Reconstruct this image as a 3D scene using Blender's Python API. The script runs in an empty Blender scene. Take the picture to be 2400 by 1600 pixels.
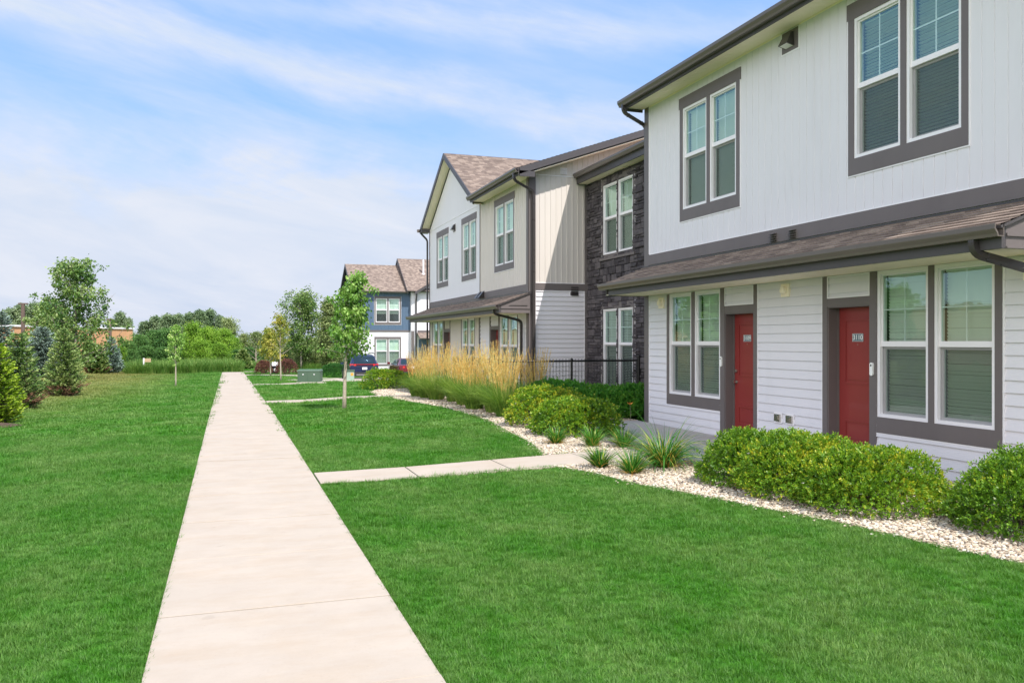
# light and exposure
SUN_E = 2.9; SKY_S = .127; EXPO = 1.16
SKY_MIX = .75; SKY_BLUE = (.95, 1.85, 3.7); SKY_HZ = (2.2, 2.5, 3.1); SKY_HZ2 = (2.4, 2.7, 3.25); SKY_CL = (2.45, 2.85, 3.45); FILL_CLOUD = (10, 9.6, 9.2)
import bpy, math, random
import numpy as np
from mathutils import Vector, Matrix, noise
SC = bpy.context.scene
COL = SC.collection
RN = random.Random(11)
NR = np.random.default_rng(5)
PI = math.pi

# ------------------------------------------------------------------ objects
class MB:
    def __init__(s): s.v = []; s.f = []; s.m = []; s.uv = {}
    def add(s, vs, fs, mi=0, uvs=None):
        b = len(s.v); s.v += [tuple(p) for p in vs]
        for k, f in enumerate(fs):
            if uvs: s.uv[len(s.f)] = uvs[k]
            s.f.append([b + i for i in f]); s.m.append(mi)
    def quad(s, a, b, c, d, mi=0, uv=None): s.add([a, b, c, d], [(0, 1, 2, 3)], mi, [uv] if uv else None)
    def hexa(s, P, mi=0):
        s.add(P, [(0, 3, 2, 1), (4, 5, 6, 7), (0, 1, 5, 4), (1, 2, 6, 5), (2, 3, 7, 6), (3, 0, 4, 7)], mi)
    def box(s, x0, x1, y0, y1, z0, z1, mi=0):
        s.hexa([(x0,y0,z0),(x1,y0,z0),(x1,y1,z0),(x0,y1,z0),(x0,y0,z1),(x1,y0,z1),(x1,y1,z1),(x0,y1,z1)], mi)
    def tube(s, pts, rad, n=6, mi=0, caps=True, rot=0.0, squash=1.0):
        pts = [Vector(p) for p in pts]
        if not hasattr(rad, '__len__'): rad = [rad] * len(pts)
        rings = []; up = None
        for i, p in enumerate(pts):
            t = (pts[min(i+1, len(pts)-1)] - pts[max(i-1, 0)])
            t = t.normalized() if t.length > 1e-9 else Vector((0, 0, 1))
            if up is None:
                up = Vector((0, 0, 1)) if abs(t.z) < .9 else Vector((1, 0, 0))
            u = (up - t * up.dot(t)).normalized(); w = t.cross(u); up = u
            rings.append([p + (u * math.cos(2*PI*k/n + rot) + w * math.sin(2*PI*k/n + rot) * squash) * rad[i] for k in range(n)])
        vs = [q for r in rings for q in r]; fs = []
        for i in range(len(pts) - 1):
            for k in range(n):
                a = i*n + k; b = i*n + (k+1) % n
                fs.append((a, b, b + n, a + n))
        if caps:
            fs.append(tuple(range(n))[::-1]); fs.append(tuple((len(pts)-1)*n + k for k in range(n)))
        s.add(vs, fs, mi)
    def prism(s, prof, fn, t0, t1, mi=0):
        """extrude the closed 2D profile between t0 and t1; fn(t,a,b)->point"""
        n = len(prof)
        vs = [fn(t0, a, b) for a, b in prof] + [fn(t1, a, b) for a, b in prof]
        fs = [(i, (i+1) % n, n + (i+1) % n, n + i) for i in range(n)] + [tuple(range(n))[::-1], tuple(range(n, 2*n))]
        s.add(vs, fs, mi)
    def build(s, name, mats, parent=None, smooth=False, loc=None):
        me = bpy.data.meshes.new(name)
        me.from_pydata(s.v, [], s.f)
        mats = mats if isinstance(mats, (list, tuple)) else [mats]
        for m in mats: me.materials.append(m)
        if len(mats) > 1: me.polygons.foreach_set('material_index', s.m)
        if smooth: me.polygons.foreach_set('use_smooth', [True] * len(s.f))
        if s.uv:
            l = me.uv_layers.new(name='UVMap')
            for pi, uvs in s.uv.items():
                p = me.polygons[pi]
                for k, li in enumerate(p.loop_indices): l.data[li].uv = uvs[k]
        me.update()
        return put(name, me, parent)

def put(name, me, parent=None):
    o = bpy.data.objects.new(name, me); COL.objects.link(o)
    if parent: o.parent = parent
    return o
def empty(name, label, cat, group=None, loc=(0, 0, 0)):
    o = bpy.data.objects.new(name, None); o.empty_display_size = .2
    COL.objects.link(o); o.location = loc
    return tag(o, label, cat, group)
def tag(o, label=None, cat=None, group=None, kind=None):
    if label: o['label'] = label
    if cat: o['category'] = cat
    if group: o['group'] = group
    if kind: o['kind'] = kind
    return o
def lab(o, t): o['label'] = t; return o
def quads_mesh(name, V, mat, tint=None, smooth=False, nper=4):
    """V: (N,nper,3) array of separate polygons"""
    n = len(V); me = bpy.data.meshes.new(name)
    me.vertices.add(n*nper); me.vertices.foreach_set('co', np.ascontiguousarray(V, dtype=np.float32).ravel())
    me.loops.add(n*nper); me.loops.foreach_set('vertex_index', np.arange(n*nper, dtype=np.int32))
    me.polygons.add(n)
    me.polygons.foreach_set('loop_start', np.arange(0, n*nper, nper, dtype=np.int32))
    me.polygons.foreach_set('loop_total', np.full(n, nper, dtype=np.int32))
    if tint is not None:
        a = me.attributes.new('tint', 'FLOAT', 'FACE'); a.data.foreach_set('value', np.asarray(tint, dtype=np.float32))
    if mat: me.materials.append(mat)
    me.update(calc_edges=True)
    return me

# ------------------------------------------------------------------ materials
def newmat(name):
    m = bpy.data.materials.new(name); m.use_nodes = True
    nt = m.node_tree; nt.nodes.clear()
    out = nt.nodes.new('ShaderNodeOutputMaterial')
    return m, nt, out
def N(nt, t, **kw):
    n = nt.nodes.new(t)
    for k, v in kw.items():
        if hasattr(n, k): setattr(n, k, v)
        else: n.inputs[k.replace('_', ' ')].default_value = v
    return n
def ramp(nt, fac, stops, interp='LINEAR'):
    r = nt.nodes.new('ShaderNodeValToRGB'); cr = r.color_ramp; cr.interpolation = interp
    while len(cr.elements) < len(stops): cr.elements.new(.5)
    for e, (p, c) in zip(cr.elements, stops):
        e.position = p; e.color = (*c, 1) if len(c) == 3 else c
    nt.links.new(fac, r.inputs[0]); return r.outputs[0]
def mix(nt, f, a, b, t='MIX'):
    n = nt.nodes.new('ShaderNodeMix'); n.data_type = 'RGBA'; n.blend_type = t
    for s, v in ((0, f), (6, a), (7, b)):
        if isinstance(v, (int, float)): n.inputs[s].default_value = v
        elif isinstance(v, tuple): n.inputs[s].default_value = (*v, 1)
        else: nt.links.new(v, n.inputs[s])
    return n.outputs[2]
def mth(nt, op, a, b=0.0, c=None, clamp=False):
    n = nt.nodes.new('ShaderNodeMath'); n.operation = op; n.use_clamp = clamp
    for i, v in enumerate([a, b] + ([c] if c is not None else [])):
        if isinstance(v, (int, float)): n.inputs[i].default_value = v
        else: nt.links.new(v, n.inputs[i])
    return n.outputs[0]
def noise_t(nt, vec, scale, detail=3, rough=.55, dist=0.0):
    n = nt.nodes.new('ShaderNodeTexNoise'); n.inputs['Scale'].default_value = scale
    n.inputs['Detail'].default_value = detail; n.inputs['Roughness'].default_value = rough
    n.inputs['Distortion'].default_value = dist
    if vec: nt.links.new(vec, n.inputs['Vector'])
    return n.outputs['Fac']
def pos(nt): return N(nt, 'ShaderNodeNewGeometry').outputs['Position']
def scaled(nt, vec, s, rot=(0, 0, 0)):
    m = nt.nodes.new('ShaderNodeMapping'); m.inputs['Scale'].default_value = s; m.inputs['Rotation'].default_value = rot
    nt.links.new(vec, m.inputs['Vector']); return m.outputs[0]
def bump(nt, h, strength=.3, dist=.01):
    b = nt.nodes.new('ShaderNodeBump'); b.inputs['Strength'].default_value = strength
    b.inputs['Distance'].default_value = dist; nt.links.new(h, b.inputs['Height']); return b.outputs[0]
def principled(nt, out, col, rough=.6, spec=.5, normal=None, metal=0.0, coat=0.0):
    p = nt.nodes.new('ShaderNodeBsdfPrincipled')
    if isinstance(col, tuple): p.inputs['Base Color'].default_value = (*col, 1)
    else: nt.links.new(col, p.inputs['Base Color'])
    if isinstance(rough, (int, float)): p.inputs['Roughness'].default_value = rough
    else: nt.links.new(rough, p.inputs['Roughness'])
    p.inputs['Specular IOR Level'].default_value = spec; p.inputs['Metallic'].default_value = metal
    p.inputs['Coat Weight'].default_value = coat
    if normal is not None: nt.links.new(normal, p.inputs['Normal'])
    if out: nt.links.new(p.outputs[0], out.inputs[0])
    return p
def simple(name, col, rough=.6, var=.08, scale=3.0, spec=.4, bs=0.0, metal=0.0, coat=0.0, dirt=0.0):
    m, nt, out = newmat(name); P = pos(nt)
    n1 = noise_t(nt, P, scale, 4)
    c = mix(nt, n1, tuple(max(0, x*(1-var*1.6)) for x in col), tuple(min(1, x*(1+var*1.6)) for x in col))
    if dirt:
        st = noise_t(nt, scaled(nt, P, (1.3, 1.3, .35)), 2.2, 5, .65)
        st = ramp(nt, st, [(.48, (0, 0, 0)), (.72, (1, 1, 1))])
        c = mix(nt, mth(nt, 'MULTIPLY', st, dirt), c, tuple(x*.72 for x in col))
    r = mth(nt, 'MULTIPLY_ADD', noise_t(nt, P, scale*5, 3), .18, rough - .09)
    nm = bump(nt, noise_t(nt, P, 60 if bs < .5 else 180, 3), min(bs, .5), .004) if bs else None
    principled(nt, out, c, r, spec, nm, metal, coat); return m
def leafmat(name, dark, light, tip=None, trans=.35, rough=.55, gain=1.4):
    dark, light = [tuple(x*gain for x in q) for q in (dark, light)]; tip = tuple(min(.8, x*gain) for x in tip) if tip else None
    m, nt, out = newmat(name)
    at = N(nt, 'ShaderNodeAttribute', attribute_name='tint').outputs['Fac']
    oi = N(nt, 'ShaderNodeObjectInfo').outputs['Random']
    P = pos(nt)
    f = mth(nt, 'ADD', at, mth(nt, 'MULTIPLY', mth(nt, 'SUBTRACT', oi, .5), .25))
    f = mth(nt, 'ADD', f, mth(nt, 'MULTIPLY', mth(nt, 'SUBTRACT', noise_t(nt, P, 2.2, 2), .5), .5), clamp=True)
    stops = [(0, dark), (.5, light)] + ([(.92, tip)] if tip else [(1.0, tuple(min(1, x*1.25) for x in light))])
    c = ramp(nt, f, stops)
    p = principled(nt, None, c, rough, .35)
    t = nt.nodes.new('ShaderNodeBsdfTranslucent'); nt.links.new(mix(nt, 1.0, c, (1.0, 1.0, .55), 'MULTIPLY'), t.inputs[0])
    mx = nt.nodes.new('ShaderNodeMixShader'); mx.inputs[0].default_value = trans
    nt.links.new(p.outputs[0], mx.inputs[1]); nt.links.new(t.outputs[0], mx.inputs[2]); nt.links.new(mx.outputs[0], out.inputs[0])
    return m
M = {}
M['white'] = simple('white_vinyl', (.705, .69, .735), .5, .02, .9, dirt=.14)
M['white_far'] = simple('white_vinyl_far', (.73, .715, .76), .5, .015, .8, dirt=.1)
M['beige'] = simple('beige_vinyl', (.62, .575, .54), .5, .02, .8, dirt=.1)
M['blue'] = simple('blue_vinyl', (.085, .135, .21), .5, .04, .8)
M['trim'] = simple('brown_grey_trim', (.146, .126, .126), .5, .06, 1.5, dirt=.25)
M['fascia'] = simple('charcoal_fascia', (.070, .064, .068), .45, .06, 1.5)
M['gutter'] = simple('dark_bronze_aluminium', (.125, .105, .095), .33, .05, 2, spec=.5)
M['bronze'] = simple('downspout_bronze', (.045, .040, .040), .3, .05, 2, spec=.5)
M['frame'] = simple('white_window_vinyl', (.82, .80, .835), .35, .01, 2)
M['soffit'] = simple('cream_soffit', (.95, .85, .69), .55, .02, 1.2)
M['door'] = simple('red_door_paint', (.25, .034, .032), .38, .05, 2, coat=.15)
M['metal'] = simple('satin_nickel', (.55, .52, .48), .28, .03, 9, metal=1.0)
M['dark'] = simple('dark_interior', (.055, .06, .06), .9, .1, 2)
M['slat'] = simple('blind_slat', (.84, .85, .80), .5, .03, 3)
M['black'] = simple('black_coated_steel', (.012, .012, .013), .4, .1, 6)
M['bark'] = simple('bark', (.13, .105, .085), .9, .35, 16, bs=.5)
M['bark_pale'] = simple('pale_bark', (.40, .34, .27), .85, .2, 22, bs=.4)
M['bark_grey'] = simple('grey_bark', (.22, .19, .16), .9, .25, 12, bs=.4)
M['mulch'] = simple('bark_mulch', (.075, .048, .034), .95, .5, 22, bs=.5)
M['dead'] = simple('dead_needles', (.24, .125, .075), .9, .4, 14)

def glassmat(name, tint, refl=.2):
    m, nt, out = newmat(name)
    P = pos(nt)
    nm = bump(nt, noise_t(nt, P, 2.3, 2, .5), .05, .05)
    tr = N(nt, 'ShaderNodeBsdfTransparent'); tr.inputs[0].default_value = (*tint, 1)
    gl = N(nt, 'ShaderNodeBsdfGlossy'); gl.inputs['Roughness'].default_value = .015; gl.inputs[0].default_value = (.62, .86, .80, 1)
    nt.links.new(nm, gl.inputs['Normal'])
    ge = N(nt, 'ShaderNodeNewGeometry'); dp = N(nt, 'ShaderNodeVectorMath', operation='DOT_PRODUCT')
    nt.links.new(ge.outputs['Incoming'], dp.inputs[0]); nt.links.new(ge.outputs['Normal'], dp.inputs[1])
    g = mth(nt, 'SUBTRACT', 1.0, mth(nt, 'ABSOLUTE', dp.outputs['Value']), clamp=True)
    f = mth(nt, 'MULTIPLY_ADD', mth(nt, 'POWER', g, 4.0), .9, refl, clamp=True)
    mx = N(nt, 'ShaderNodeMixShader'); nt.links.new(f, mx.inputs[0])
    nt.links.new(tr.outputs[0], mx.inputs[1]); nt.links.new(gl.outputs[0], mx.inputs[2]); nt.links.new(mx.outputs[0], out.inputs[0])
    return m
M['glass'] = glassmat('low_e_glass', (.84, .95, .89), .22)
M['car_glass'] = glassmat('car_glass', (.10, .13, .15), .12)
def screenmat():
    m, nt, out = newmat('insect_screen')
    d = N(nt, 'ShaderNodeBsdfDiffuse'); d.inputs[0].default_value = (.09, .095, .092, 1)
    t = N(nt, 'ShaderNodeBsdfTransparent')
    mx = N(nt, 'ShaderNodeMixShader'); mx.inputs[0].default_value = .42
    nt.links.new(t.outputs[0], mx.inputs[1]); nt.links.new(d.outputs[0], mx.inputs[2]); nt.links.new(mx.outputs[0], out.inputs[0]); return m
M['screen'] = screenmat()

def shinglemat(name, a, b, c):
    m, nt, out = newmat(name)
    uv = N(nt, 'ShaderNodeUVMap').outputs[0]
    br = N(nt, 'ShaderNodeTexBrick'); nt.links.new(uv, br.inputs['Vector'])
    br.inputs['Scale'].default_value = 1; br.inputs['Brick Width'].default_value = .21; br.inputs['Row Height'].default_value = .14
    br.inputs['Mortar Size'].default_value = .004; br.inputs['Bias'].default_value = -.1
    br.inputs['Color1'].default_value = (0, 0, 0, 1); br.inputs['Color2'].default_value = (1, 1, 1, 1); br.inputs['Mortar'].default_value = (.2, .2, .2, 1)
    br.offset = .37; br.squash = 1.0
    n2 = noise_t(nt, scaled(nt, uv, (9, 7.2, 1)), 1.0, 3, .6)
    f = mth(nt, 'MULTIPLY_ADD', n2, .55, mth(nt, 'MULTIPLY', br.outputs['Color'], .55), clamp=True)
    col = ramp(nt, f, [(.15, a), (.5, b), (.85, c)])
    g = noise_t(nt, scaled(nt, uv, (180, 180, 1)), 1, 2)
    col = mix(nt, .35, col, mix(nt, 1.0, col, ramp(nt, g, [(.3, (.45, .45, .45)), (.7, (1.4, 1.4, 1.4))]), 'MULTIPLY'))
    principled(nt, out, col, .95, .1, bump(nt, g, .4, .003)); return m
M['shingle'] = shinglemat('asphalt_shingles', (.16, .125, .11), (.26, .205, .175), (.39, .315, .265))

def stonemat():
    m, nt, out = newmat('dark_ledgestone')
    at = N(nt, 'ShaderNodeAttribute', attribute_name='tint').outputs['Fac']
    P = pos(nt)
    n1 = noise_t(nt, P, 9, 5, .65)
    f = mth(nt, 'MULTIPLY_ADD', n1, .7, mth(nt, 'MULTIPLY', at, .38), clamp=True)
    c = ramp(nt, f, [(.2, (.030, .025, .028)), (.5, (.074, .066, .074)), (.85, (.145, .128, .135))])
    principled(nt, out, c, .9, .2, bump(nt, noise_t(nt, P, 26, 6, .7), .8, .02)); return m
M['stone'] = stonemat()

def concrete(name, base, joint=False):
    m, nt, out = newmat(name); P = pos(nt)
    a = noise_t(nt, P, .9, 5, .6); b = noise_t(nt, P, 42, 4, .7)
    st = ramp(nt, noise_t(nt, scaled(nt, P, (.9, 2.2, 1)), 1.4, 6, .7), [(.45, (0, 0, 0)), (.75, (1, 1, 1))])
    c = mix(nt, a, tuple(x*.9 for x in base), tuple(min(1, x*1.07) for x in base))
    c = mix(nt, mth(nt, 'MULTIPLY', st, .5), c, (base[0]*.88, base[1]*.79, base[2]*.67))
    lg = ramp(nt, noise_t(nt, P, 2.3, 5, .7), [(.35, (.965,)*3), (.65, (1.03,)*3)]); c = mix(nt, 1.0, c, lg, 'MULTIPLY')
    c = mix(nt, mth(nt, 'MULTIPLY', ramp(nt, b, [(.58, (0, 0, 0)), (.8, (1, 1, 1))]), .28), c, tuple(x*.6 for x in base))
    sp = ramp(nt, noise_t(nt, P, 5.5, 2, .5), [(.70, (0, 0, 0)), (.74, (1, 1, 1))])
    c = mix(nt, mth(nt, 'MULTIPLY', sp, .3), c, tuple(x*.7 for x in base))
    principled(nt, out, c, .9, .15, bump(nt, b, .25, .003)); return m
M['concrete'] = concrete('broom_concrete', (.418, .362, .305))
M['patio'] = concrete('patio_concrete', (.49, .455, .43))
M['joint'] = simple('joint_dirt', (.085, .065, .045), .95, .3, 30)
M['gravelbase'] = simple('gravel_base', (.30, .26, .21), .95, .3, 30, bs=.5)
def pebblemat():
    m, nt, out = newmat('river_pebble')
    oi = N(nt, 'ShaderNodeObjectInfo').outputs['Random']
    n1 = noise_t(nt, pos(nt), 60, 3)
    f = mth(nt, 'MULTIPLY_ADD', n1, .3, mth(nt, 'MULTIPLY', oi, .8), clamp=True)
    c = ramp(nt, f, [(.1, (.13, .115, .11)), (.25, (.28, .21, .15)), (.45, (.46, .38, .28)), (.75, (.56, .49, .39)), (1, (.62, .58, .53))])
    principled(nt, out, c, .75, .3); return m
M['pebble'] = pebblemat()

# lawn: colour patches that belong to the turf (drier grass on the swale, lusher stripes)
def lawn_patch(nt, P, lush, mid, dry):
    n1 = noise_t(nt, scaled(nt, P, (1, .7, 1), (0, 0, .5)), .8, 6, .72)
    sx = N(nt, 'ShaderNodeSeparateXYZ'); nt.links.new(P, sx.inputs[0])
    # turf is drier to the far left, on the spruce berm
    d = mth(nt, 'MULTIPLY_ADD', sx.outputs[0], -.18, -.36, clamp=True)
    far = mth(nt, 'MULTIPLY_ADD', sx.outputs[1], .055, -1.05, clamp=True)
    d = mth(nt, 'MULTIPLY', d, far)
    d = mth(nt, 'MULTIPLY', d, ramp(nt, noise_t(nt, scaled(nt, P, (.6, .25, 1), (0, 0, .9)), .55, 3), [(.3, (.55, .55, .55)), (.6, (1, 1, 1))]))
    c = ramp(nt, n1, [(.40, lush), (.60, mid)])
    return mix(nt, d, c, dry)
def groundmat():
    m, nt, out = newmat('turf_soil'); P = pos(nt)
    c = lawn_patch(nt, P, (.034, .135, .008), (.068, .16, .025), (.20, .19, .065))
    f = noise_t(nt, P, 14, 5, .7)
    c = mix(nt, 1.0, c, ramp(nt, f, [(.3, (.55, .55, .55)), (.7, (1.35, 1.35, 1.35))]), 'MULTIPLY')
    principled(nt, out, c, .95, .1, bump(nt, noise_t(nt, P, 40, 4, .7), .6, .02)); return m
M['turf'] = groundmat()
def grassmat():
    m, nt, out = newmat('grass_blade'); P = pos(nt)
    oi = N(nt, 'ShaderNodeObjectInfo').outputs['Random']
    at = N(nt, 'ShaderNodeAttribute', attribute_name='tint').outputs['Fac']
    c = lawn_patch(nt, P, (.060, .222, .014), (.135, .275, .056), (.33, .31, .11))
    v = mth(nt, 'MULTIPLY_ADD', oi, .5, mth(nt, 'MULTIPLY', at, .7))
    c = mix(nt, 1.0, c, ramp(nt, v, [(0, (.62, .62, .62)), (.6, (1, 1, 1)), (1, (1.8, 1.45, 1.8))]), 'MULTIPLY')
    p = principled(nt, None, c, .5, .35)
    t = N(nt, 'ShaderNodeBsdfTranslucent'); nt.links.new(mix(nt, 1.0, c, (1.1, 1.1, .6), 'MULTIPLY'), t.inputs[0])
    mx = N(nt, 'ShaderNodeMixShader'); mx.inputs[0].default_value = .42
    nt.links.new(p.outputs[0], mx.inputs[1]); nt.links.new(t.outputs[0], mx.inputs[2]); nt.links.new(mx.outputs[0], out.inputs[0]); return m
M['grass'] = grassmat()

# ------------------------------------------------------------------ terrain
def sm(a, b, x):
    t = min(1, max(0, (x - a) / (b - a))); return t*t*(3 - 2*t)
def zg(x, y):
    z = -.0118 * max(0, y - 22) if y < 67 else -.531 - .004 * min(200, y - 67)
    if x > 1.15: z += .12 * sm(1.15, 6.2, x) * (1 - sm(26, 40, y))
    if x < -.5:
        z += -.10 * sm(-.5, -4, x) * sm(3, 12, y) + .42 * sm(-4, -13, x) * sm(14, 30, y) * (1 - sm(60, 75, y))
        z += .05 * math.sin(y*.23 + x*.35) * sm(-1, -6, x)
    elif x > 2: z += .03 * math.sin(y*.4 + x) * sm(2, 4, x) * sm(19, 22, y)*(1 - sm(40, 46, y))
    z -= .40 * sm(46, 55, y) * sm(4.5, 7, x) * (1 - sm(62, 69, y)) * (1 - sm(40, 60, x))
    return z
def inpoly(x, y, poly):
    r = False; j = len(poly) - 1
    for i in range(len(poly)):
        xi, yi = poly[i]; xj, yj = poly[j]
        if (yi > y) != (yj > y) and x < (xj - xi)*(y - yi)/(yj - yi) + xi: r = not r
        j = i
    return r
# ------------------------------------------------------------------ wall helpers
class Face:
    """a wall plane: p(a,o,z) = a metres along it, o metres out of it"""
    def __init__(s, ori, al, nrm): s.o = Vector((*ori, 0)); s.a = Vector((*al, 0)); s.n = Vector((*nrm, 0))
    def p(s, a, o, z): v = s.o + s.a*a + s.n*o; return (v.x, v.y, z)
    def box(s, mb, a0, a1, o0, o1, z0, z1, mi=0):
        mb.hexa([s.p(a0,o0,z0), s.p(a1,o0,z0), s.p(a1,o1,z0), s.p(a0,o1,z0), s.p(a0,o0,z1), s.p(a1,o0,z1), s.p(a1,o1,z1), s.p(a0,o1,z1)], mi)
def cells(a0, a1, z0, z1, holes):
    """split a wall rectangle round its openings into rectangles"""
    zs = sorted({z0, z1, *[min(max(h[k], z0), z1) for h in holes for k in (2, 3)]})
    out = []
    for zb, zt in zip(zs, zs[1:]):
        if zt - zb < 1e-4: continue
        zm = (zb + zt)/2
        hs = sorted([(max(h[0], a0), min(h[1], a1)) for h in holes if h[2] < zm < h[3] and h[0] < a1 - 1e-4 and h[1] > a0 + 1e-4])
        x = a0
        for h0, h1 in hs:
            if h0 > x: out.append((x, min(h0, a1), zb, zt))
            x = max(x, h1)
        if x < a1: out.append((x, a1, zb, zt))
    return out
def lap(mb, F, rect, holes=(), zref=.12, e=.139, t=.023):
    for a0, a1, zb, zt in cells(*rect, holes):
        k = math.floor((zb - zref)/e + 1e-6)
        while zref + k*e < zt - 1e-5:
            zk = zref + k*e; lo = max(zk, zb); hi = min(zk + e, zt)
            o0 = .004 + t*(1 - (lo - zk)/e); o1 = .004 + t*(1 - (hi - zk)/e)
            mb.quad(F.p(a0,o0,lo), F.p(a1,o0,lo), F.p(a1,o1,hi), F.p(a0,o1,hi))
            if lo == zk: mb.quad(F.p(a0,.003,lo), F.p(a1,.003,lo), F.p(a1,o0,lo), F.p(a0,o0,lo))
            k += 1
def ribs(mb, F, rect, holes=(), pitch=.17, kind='groove', top=None, aref=0.0):
    if kind == 'groove': prof = [(0, .012), (.148, .0125), (.153, .002), (.163, .002), (.168, .012)]
    else: prof = [(0, .004), (.128, .004), (.132, .017), (.162, .017), (.166, .004)]
    for a0, a1, zb, zt in cells(*rect, holes):
        k = math.floor((a0 - aref)/pitch); xs = []
        while aref + k*pitch < a1 + pitch:
            for q, o in prof:
                xs.append((aref + k*pitch + q*pitch/.17, o))
            k += 1
        def oa(a):
            for (x0, o0), (x1, o1) in zip(xs, xs[1:]):
                if x0 <= a <= x1: return o0 + (o1 - o0)*(a - x0)/max(1e-9, x1 - x0)
            return .01
        pts = [(a0, oa(a0))] + [(x, o) for x, o in xs if a0 + 1e-4 < x < a1 - 1e-4] + [(a1, oa(a1))]
        for (x0, o0), (x1, o1) in zip(pts, pts[1:]):
            t0 = top(x0) if top and zt >= rect[3] - 1e-6 else zt
            t1 = top(x1) if top and zt >= rect[3] - 1e-6 else zt
            mb.quad(F.p(x0,o0,zb), F.p(x1,o1,zb), F.p(x1,o1,t1), F.p(x0,o0,t0))
def ring(mb, F, a0, a1, z0, z1, w, o0, o1, mi=0):
    F.box(mb, a0, a0+w, o0, o1, z0, z1, mi); F.box(mb, a1-w, a1, o0, o1, z0, z1, mi)
    F.box(mb, a0+w, a1-w, o0, o1, z0, z0+w, mi); F.box(mb, a0+w, a1-w, o0, o1, z1-w, z1, mi)

def window(B, F, units, z0, z1, trim, meet=None, blind='closed', lift=0.0, label=None, far=False, header_ears=.0, bottom_solid=False):
    """units: [(a0,a1)...]; trim: (a0,a1,z0,z1) outer board rectangle, None for no boards. The window is the trim boards; its pieces hang under it"""
    T = MB()
    ta0, ta1, tz0, tz1 = trim
    us = sorted(units)
    F.box(T, ta0, ta1, 0, .028, tz0, z0); 
    if tz1 > z1 + .01: F.box(T, ta0 - header_ears, ta1 + header_ears, 0, .031, z1, tz1)
    xs = [ta0] + [x for u in us for x in u] + [ta1]
    for k in range(0, len(xs), 2):
        if xs[k+1] - xs[k] > .004: F.box(T, xs[k], xs[k+1], 0, .028, z0, min(z1, tz1))
    W = T.build('window', M['trim'], B)
    if label: lab(W, label)
    # thin white channel round the boards
    J = MB(); g = .018
    F.box(J, ta0-g, ta0-.001, 0, .024, tz0-g, tz1+ (g if tz1 > z1+.01 else 0)); F.box(J, ta1+.001, ta1+g, 0, .024, tz0-g, tz1+(g if tz1 > z1+.01 else 0))
    F.box(J, ta0-.001, ta1+.001, 0, .024, tz0-g, tz0-.001)
    J.build('trim_channel', M['frame'], W)
    mz = meet if meet is not None else (z0+z1)/2
    for a0, a1 in us:
        f = MB()
        ring(f, F, a0, a1, z0, z1, .045, -.10, .016)
        F.box(f, a0+.045, a1-.045, -.085, -.008, mz-.024, mz+.024)                       # meeting rail
        ring(f, F, a0+.0455, a1-.0455, z0+.0455, mz-.0245, .032, -.08, -.05)                        # lower sash, further in
        ring(f, F, a0+.0455, a1-.0455, mz+.0245, z1-.0455, .022, -.045, -.012)
        if not bottom_solid:
            am = (a0+a1)/2; zm = mz + (z1-mz)*.47
            F.box(f, am-.009, am+.009, -.036, -.03, mz+.047, z1-.068)
            F.box(f, a0+.068, a1-.068, -.0362, -.0298, zm-.009, zm+.009)
        f.build('frame', M['frame'], W)
        g = MB()
        g.quad(F.p(a0+.06,-.028,mz+.04), F.p(a1-.06,-.028,mz+.04), F.p(a1-.06,-.028,z1-.06), F.p(a0+.06,-.028,z1-.06))
        g.quad(F.p(a0+.07,-.066,z0+.07), F.p(a1-.07,-.066,z0+.07), F.p(a1-.07,-.066,mz-.05), F.p(a0+.07,-.066,mz-.05))
        g.build('pane', M['glass'], W)
        s = MB(); s.quad(F.p(a0+.046,-.03,z0+.046), F.p(a1-.046,-.03,z0+.046), F.p(a1-.046,-.03,mz-.026), F.p(a0+.046,-.03,mz-.026))
        s.build('insect_screen', M['screen'], W)
        # blind and the dark room behind it
        b = MB(); zb = z0 + .06 + lift*(z1-z0); z = z1 - .06
        if far:
            b.quad(F.p(a0+.05,-.13,zb), F.p(a1-.05,-.13,zb), F.p(a1-.05,-.13,z), F.p(a0+.05,-.13,z))
        else:
            tl = {'closed': .98, 'open': .40, 'half': .8}[blind] + RN.uniform(-.14, .14); hw = .024
            F.box(b, a0+.06, a1-.06, -.15, -.105, z-.03, z)
            z -= .05
            while z > zb:
                dx, dz = hw*math.cos(tl), hw*math.sin(tl)
                sag = RN.uniform(-.002, .002)
                b.quad(F.p(a0+.06,-.128-dx,z-dz+sag), F.p(a1-.06,-.128-dx,z-dz+sag), F.p(a1-.06,-.128+dx,z+dz+sag), F.p(a0+.06,-.128+dx,z+dz+sag))
                z -= .043
            F.box(b, a0+.06, a1-.06, -.15, -.11, zb-.02, zb)
        b.build('blind', M['slat'], W)
        r = MB(); q = [F.p(a0,-.1,z0), F.p(a1,-.1,z0), F.p(a1,-.1,z1), F.p(a0,-.1,z1), F.p(a0-.1,-.6,z0), F.p(a1+.1,-.6,z0), F.p(a1+.1,-.6,z1), F.p(a0-.1,-.6,z1)]
        r.add(q, [(0,1,5,4), (1,2,6,5), (2,3,7,6), (3,0,4,7), (4,5,6,7)])
        r.build('room_interior', M['dark'], W)
    return W

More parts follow.
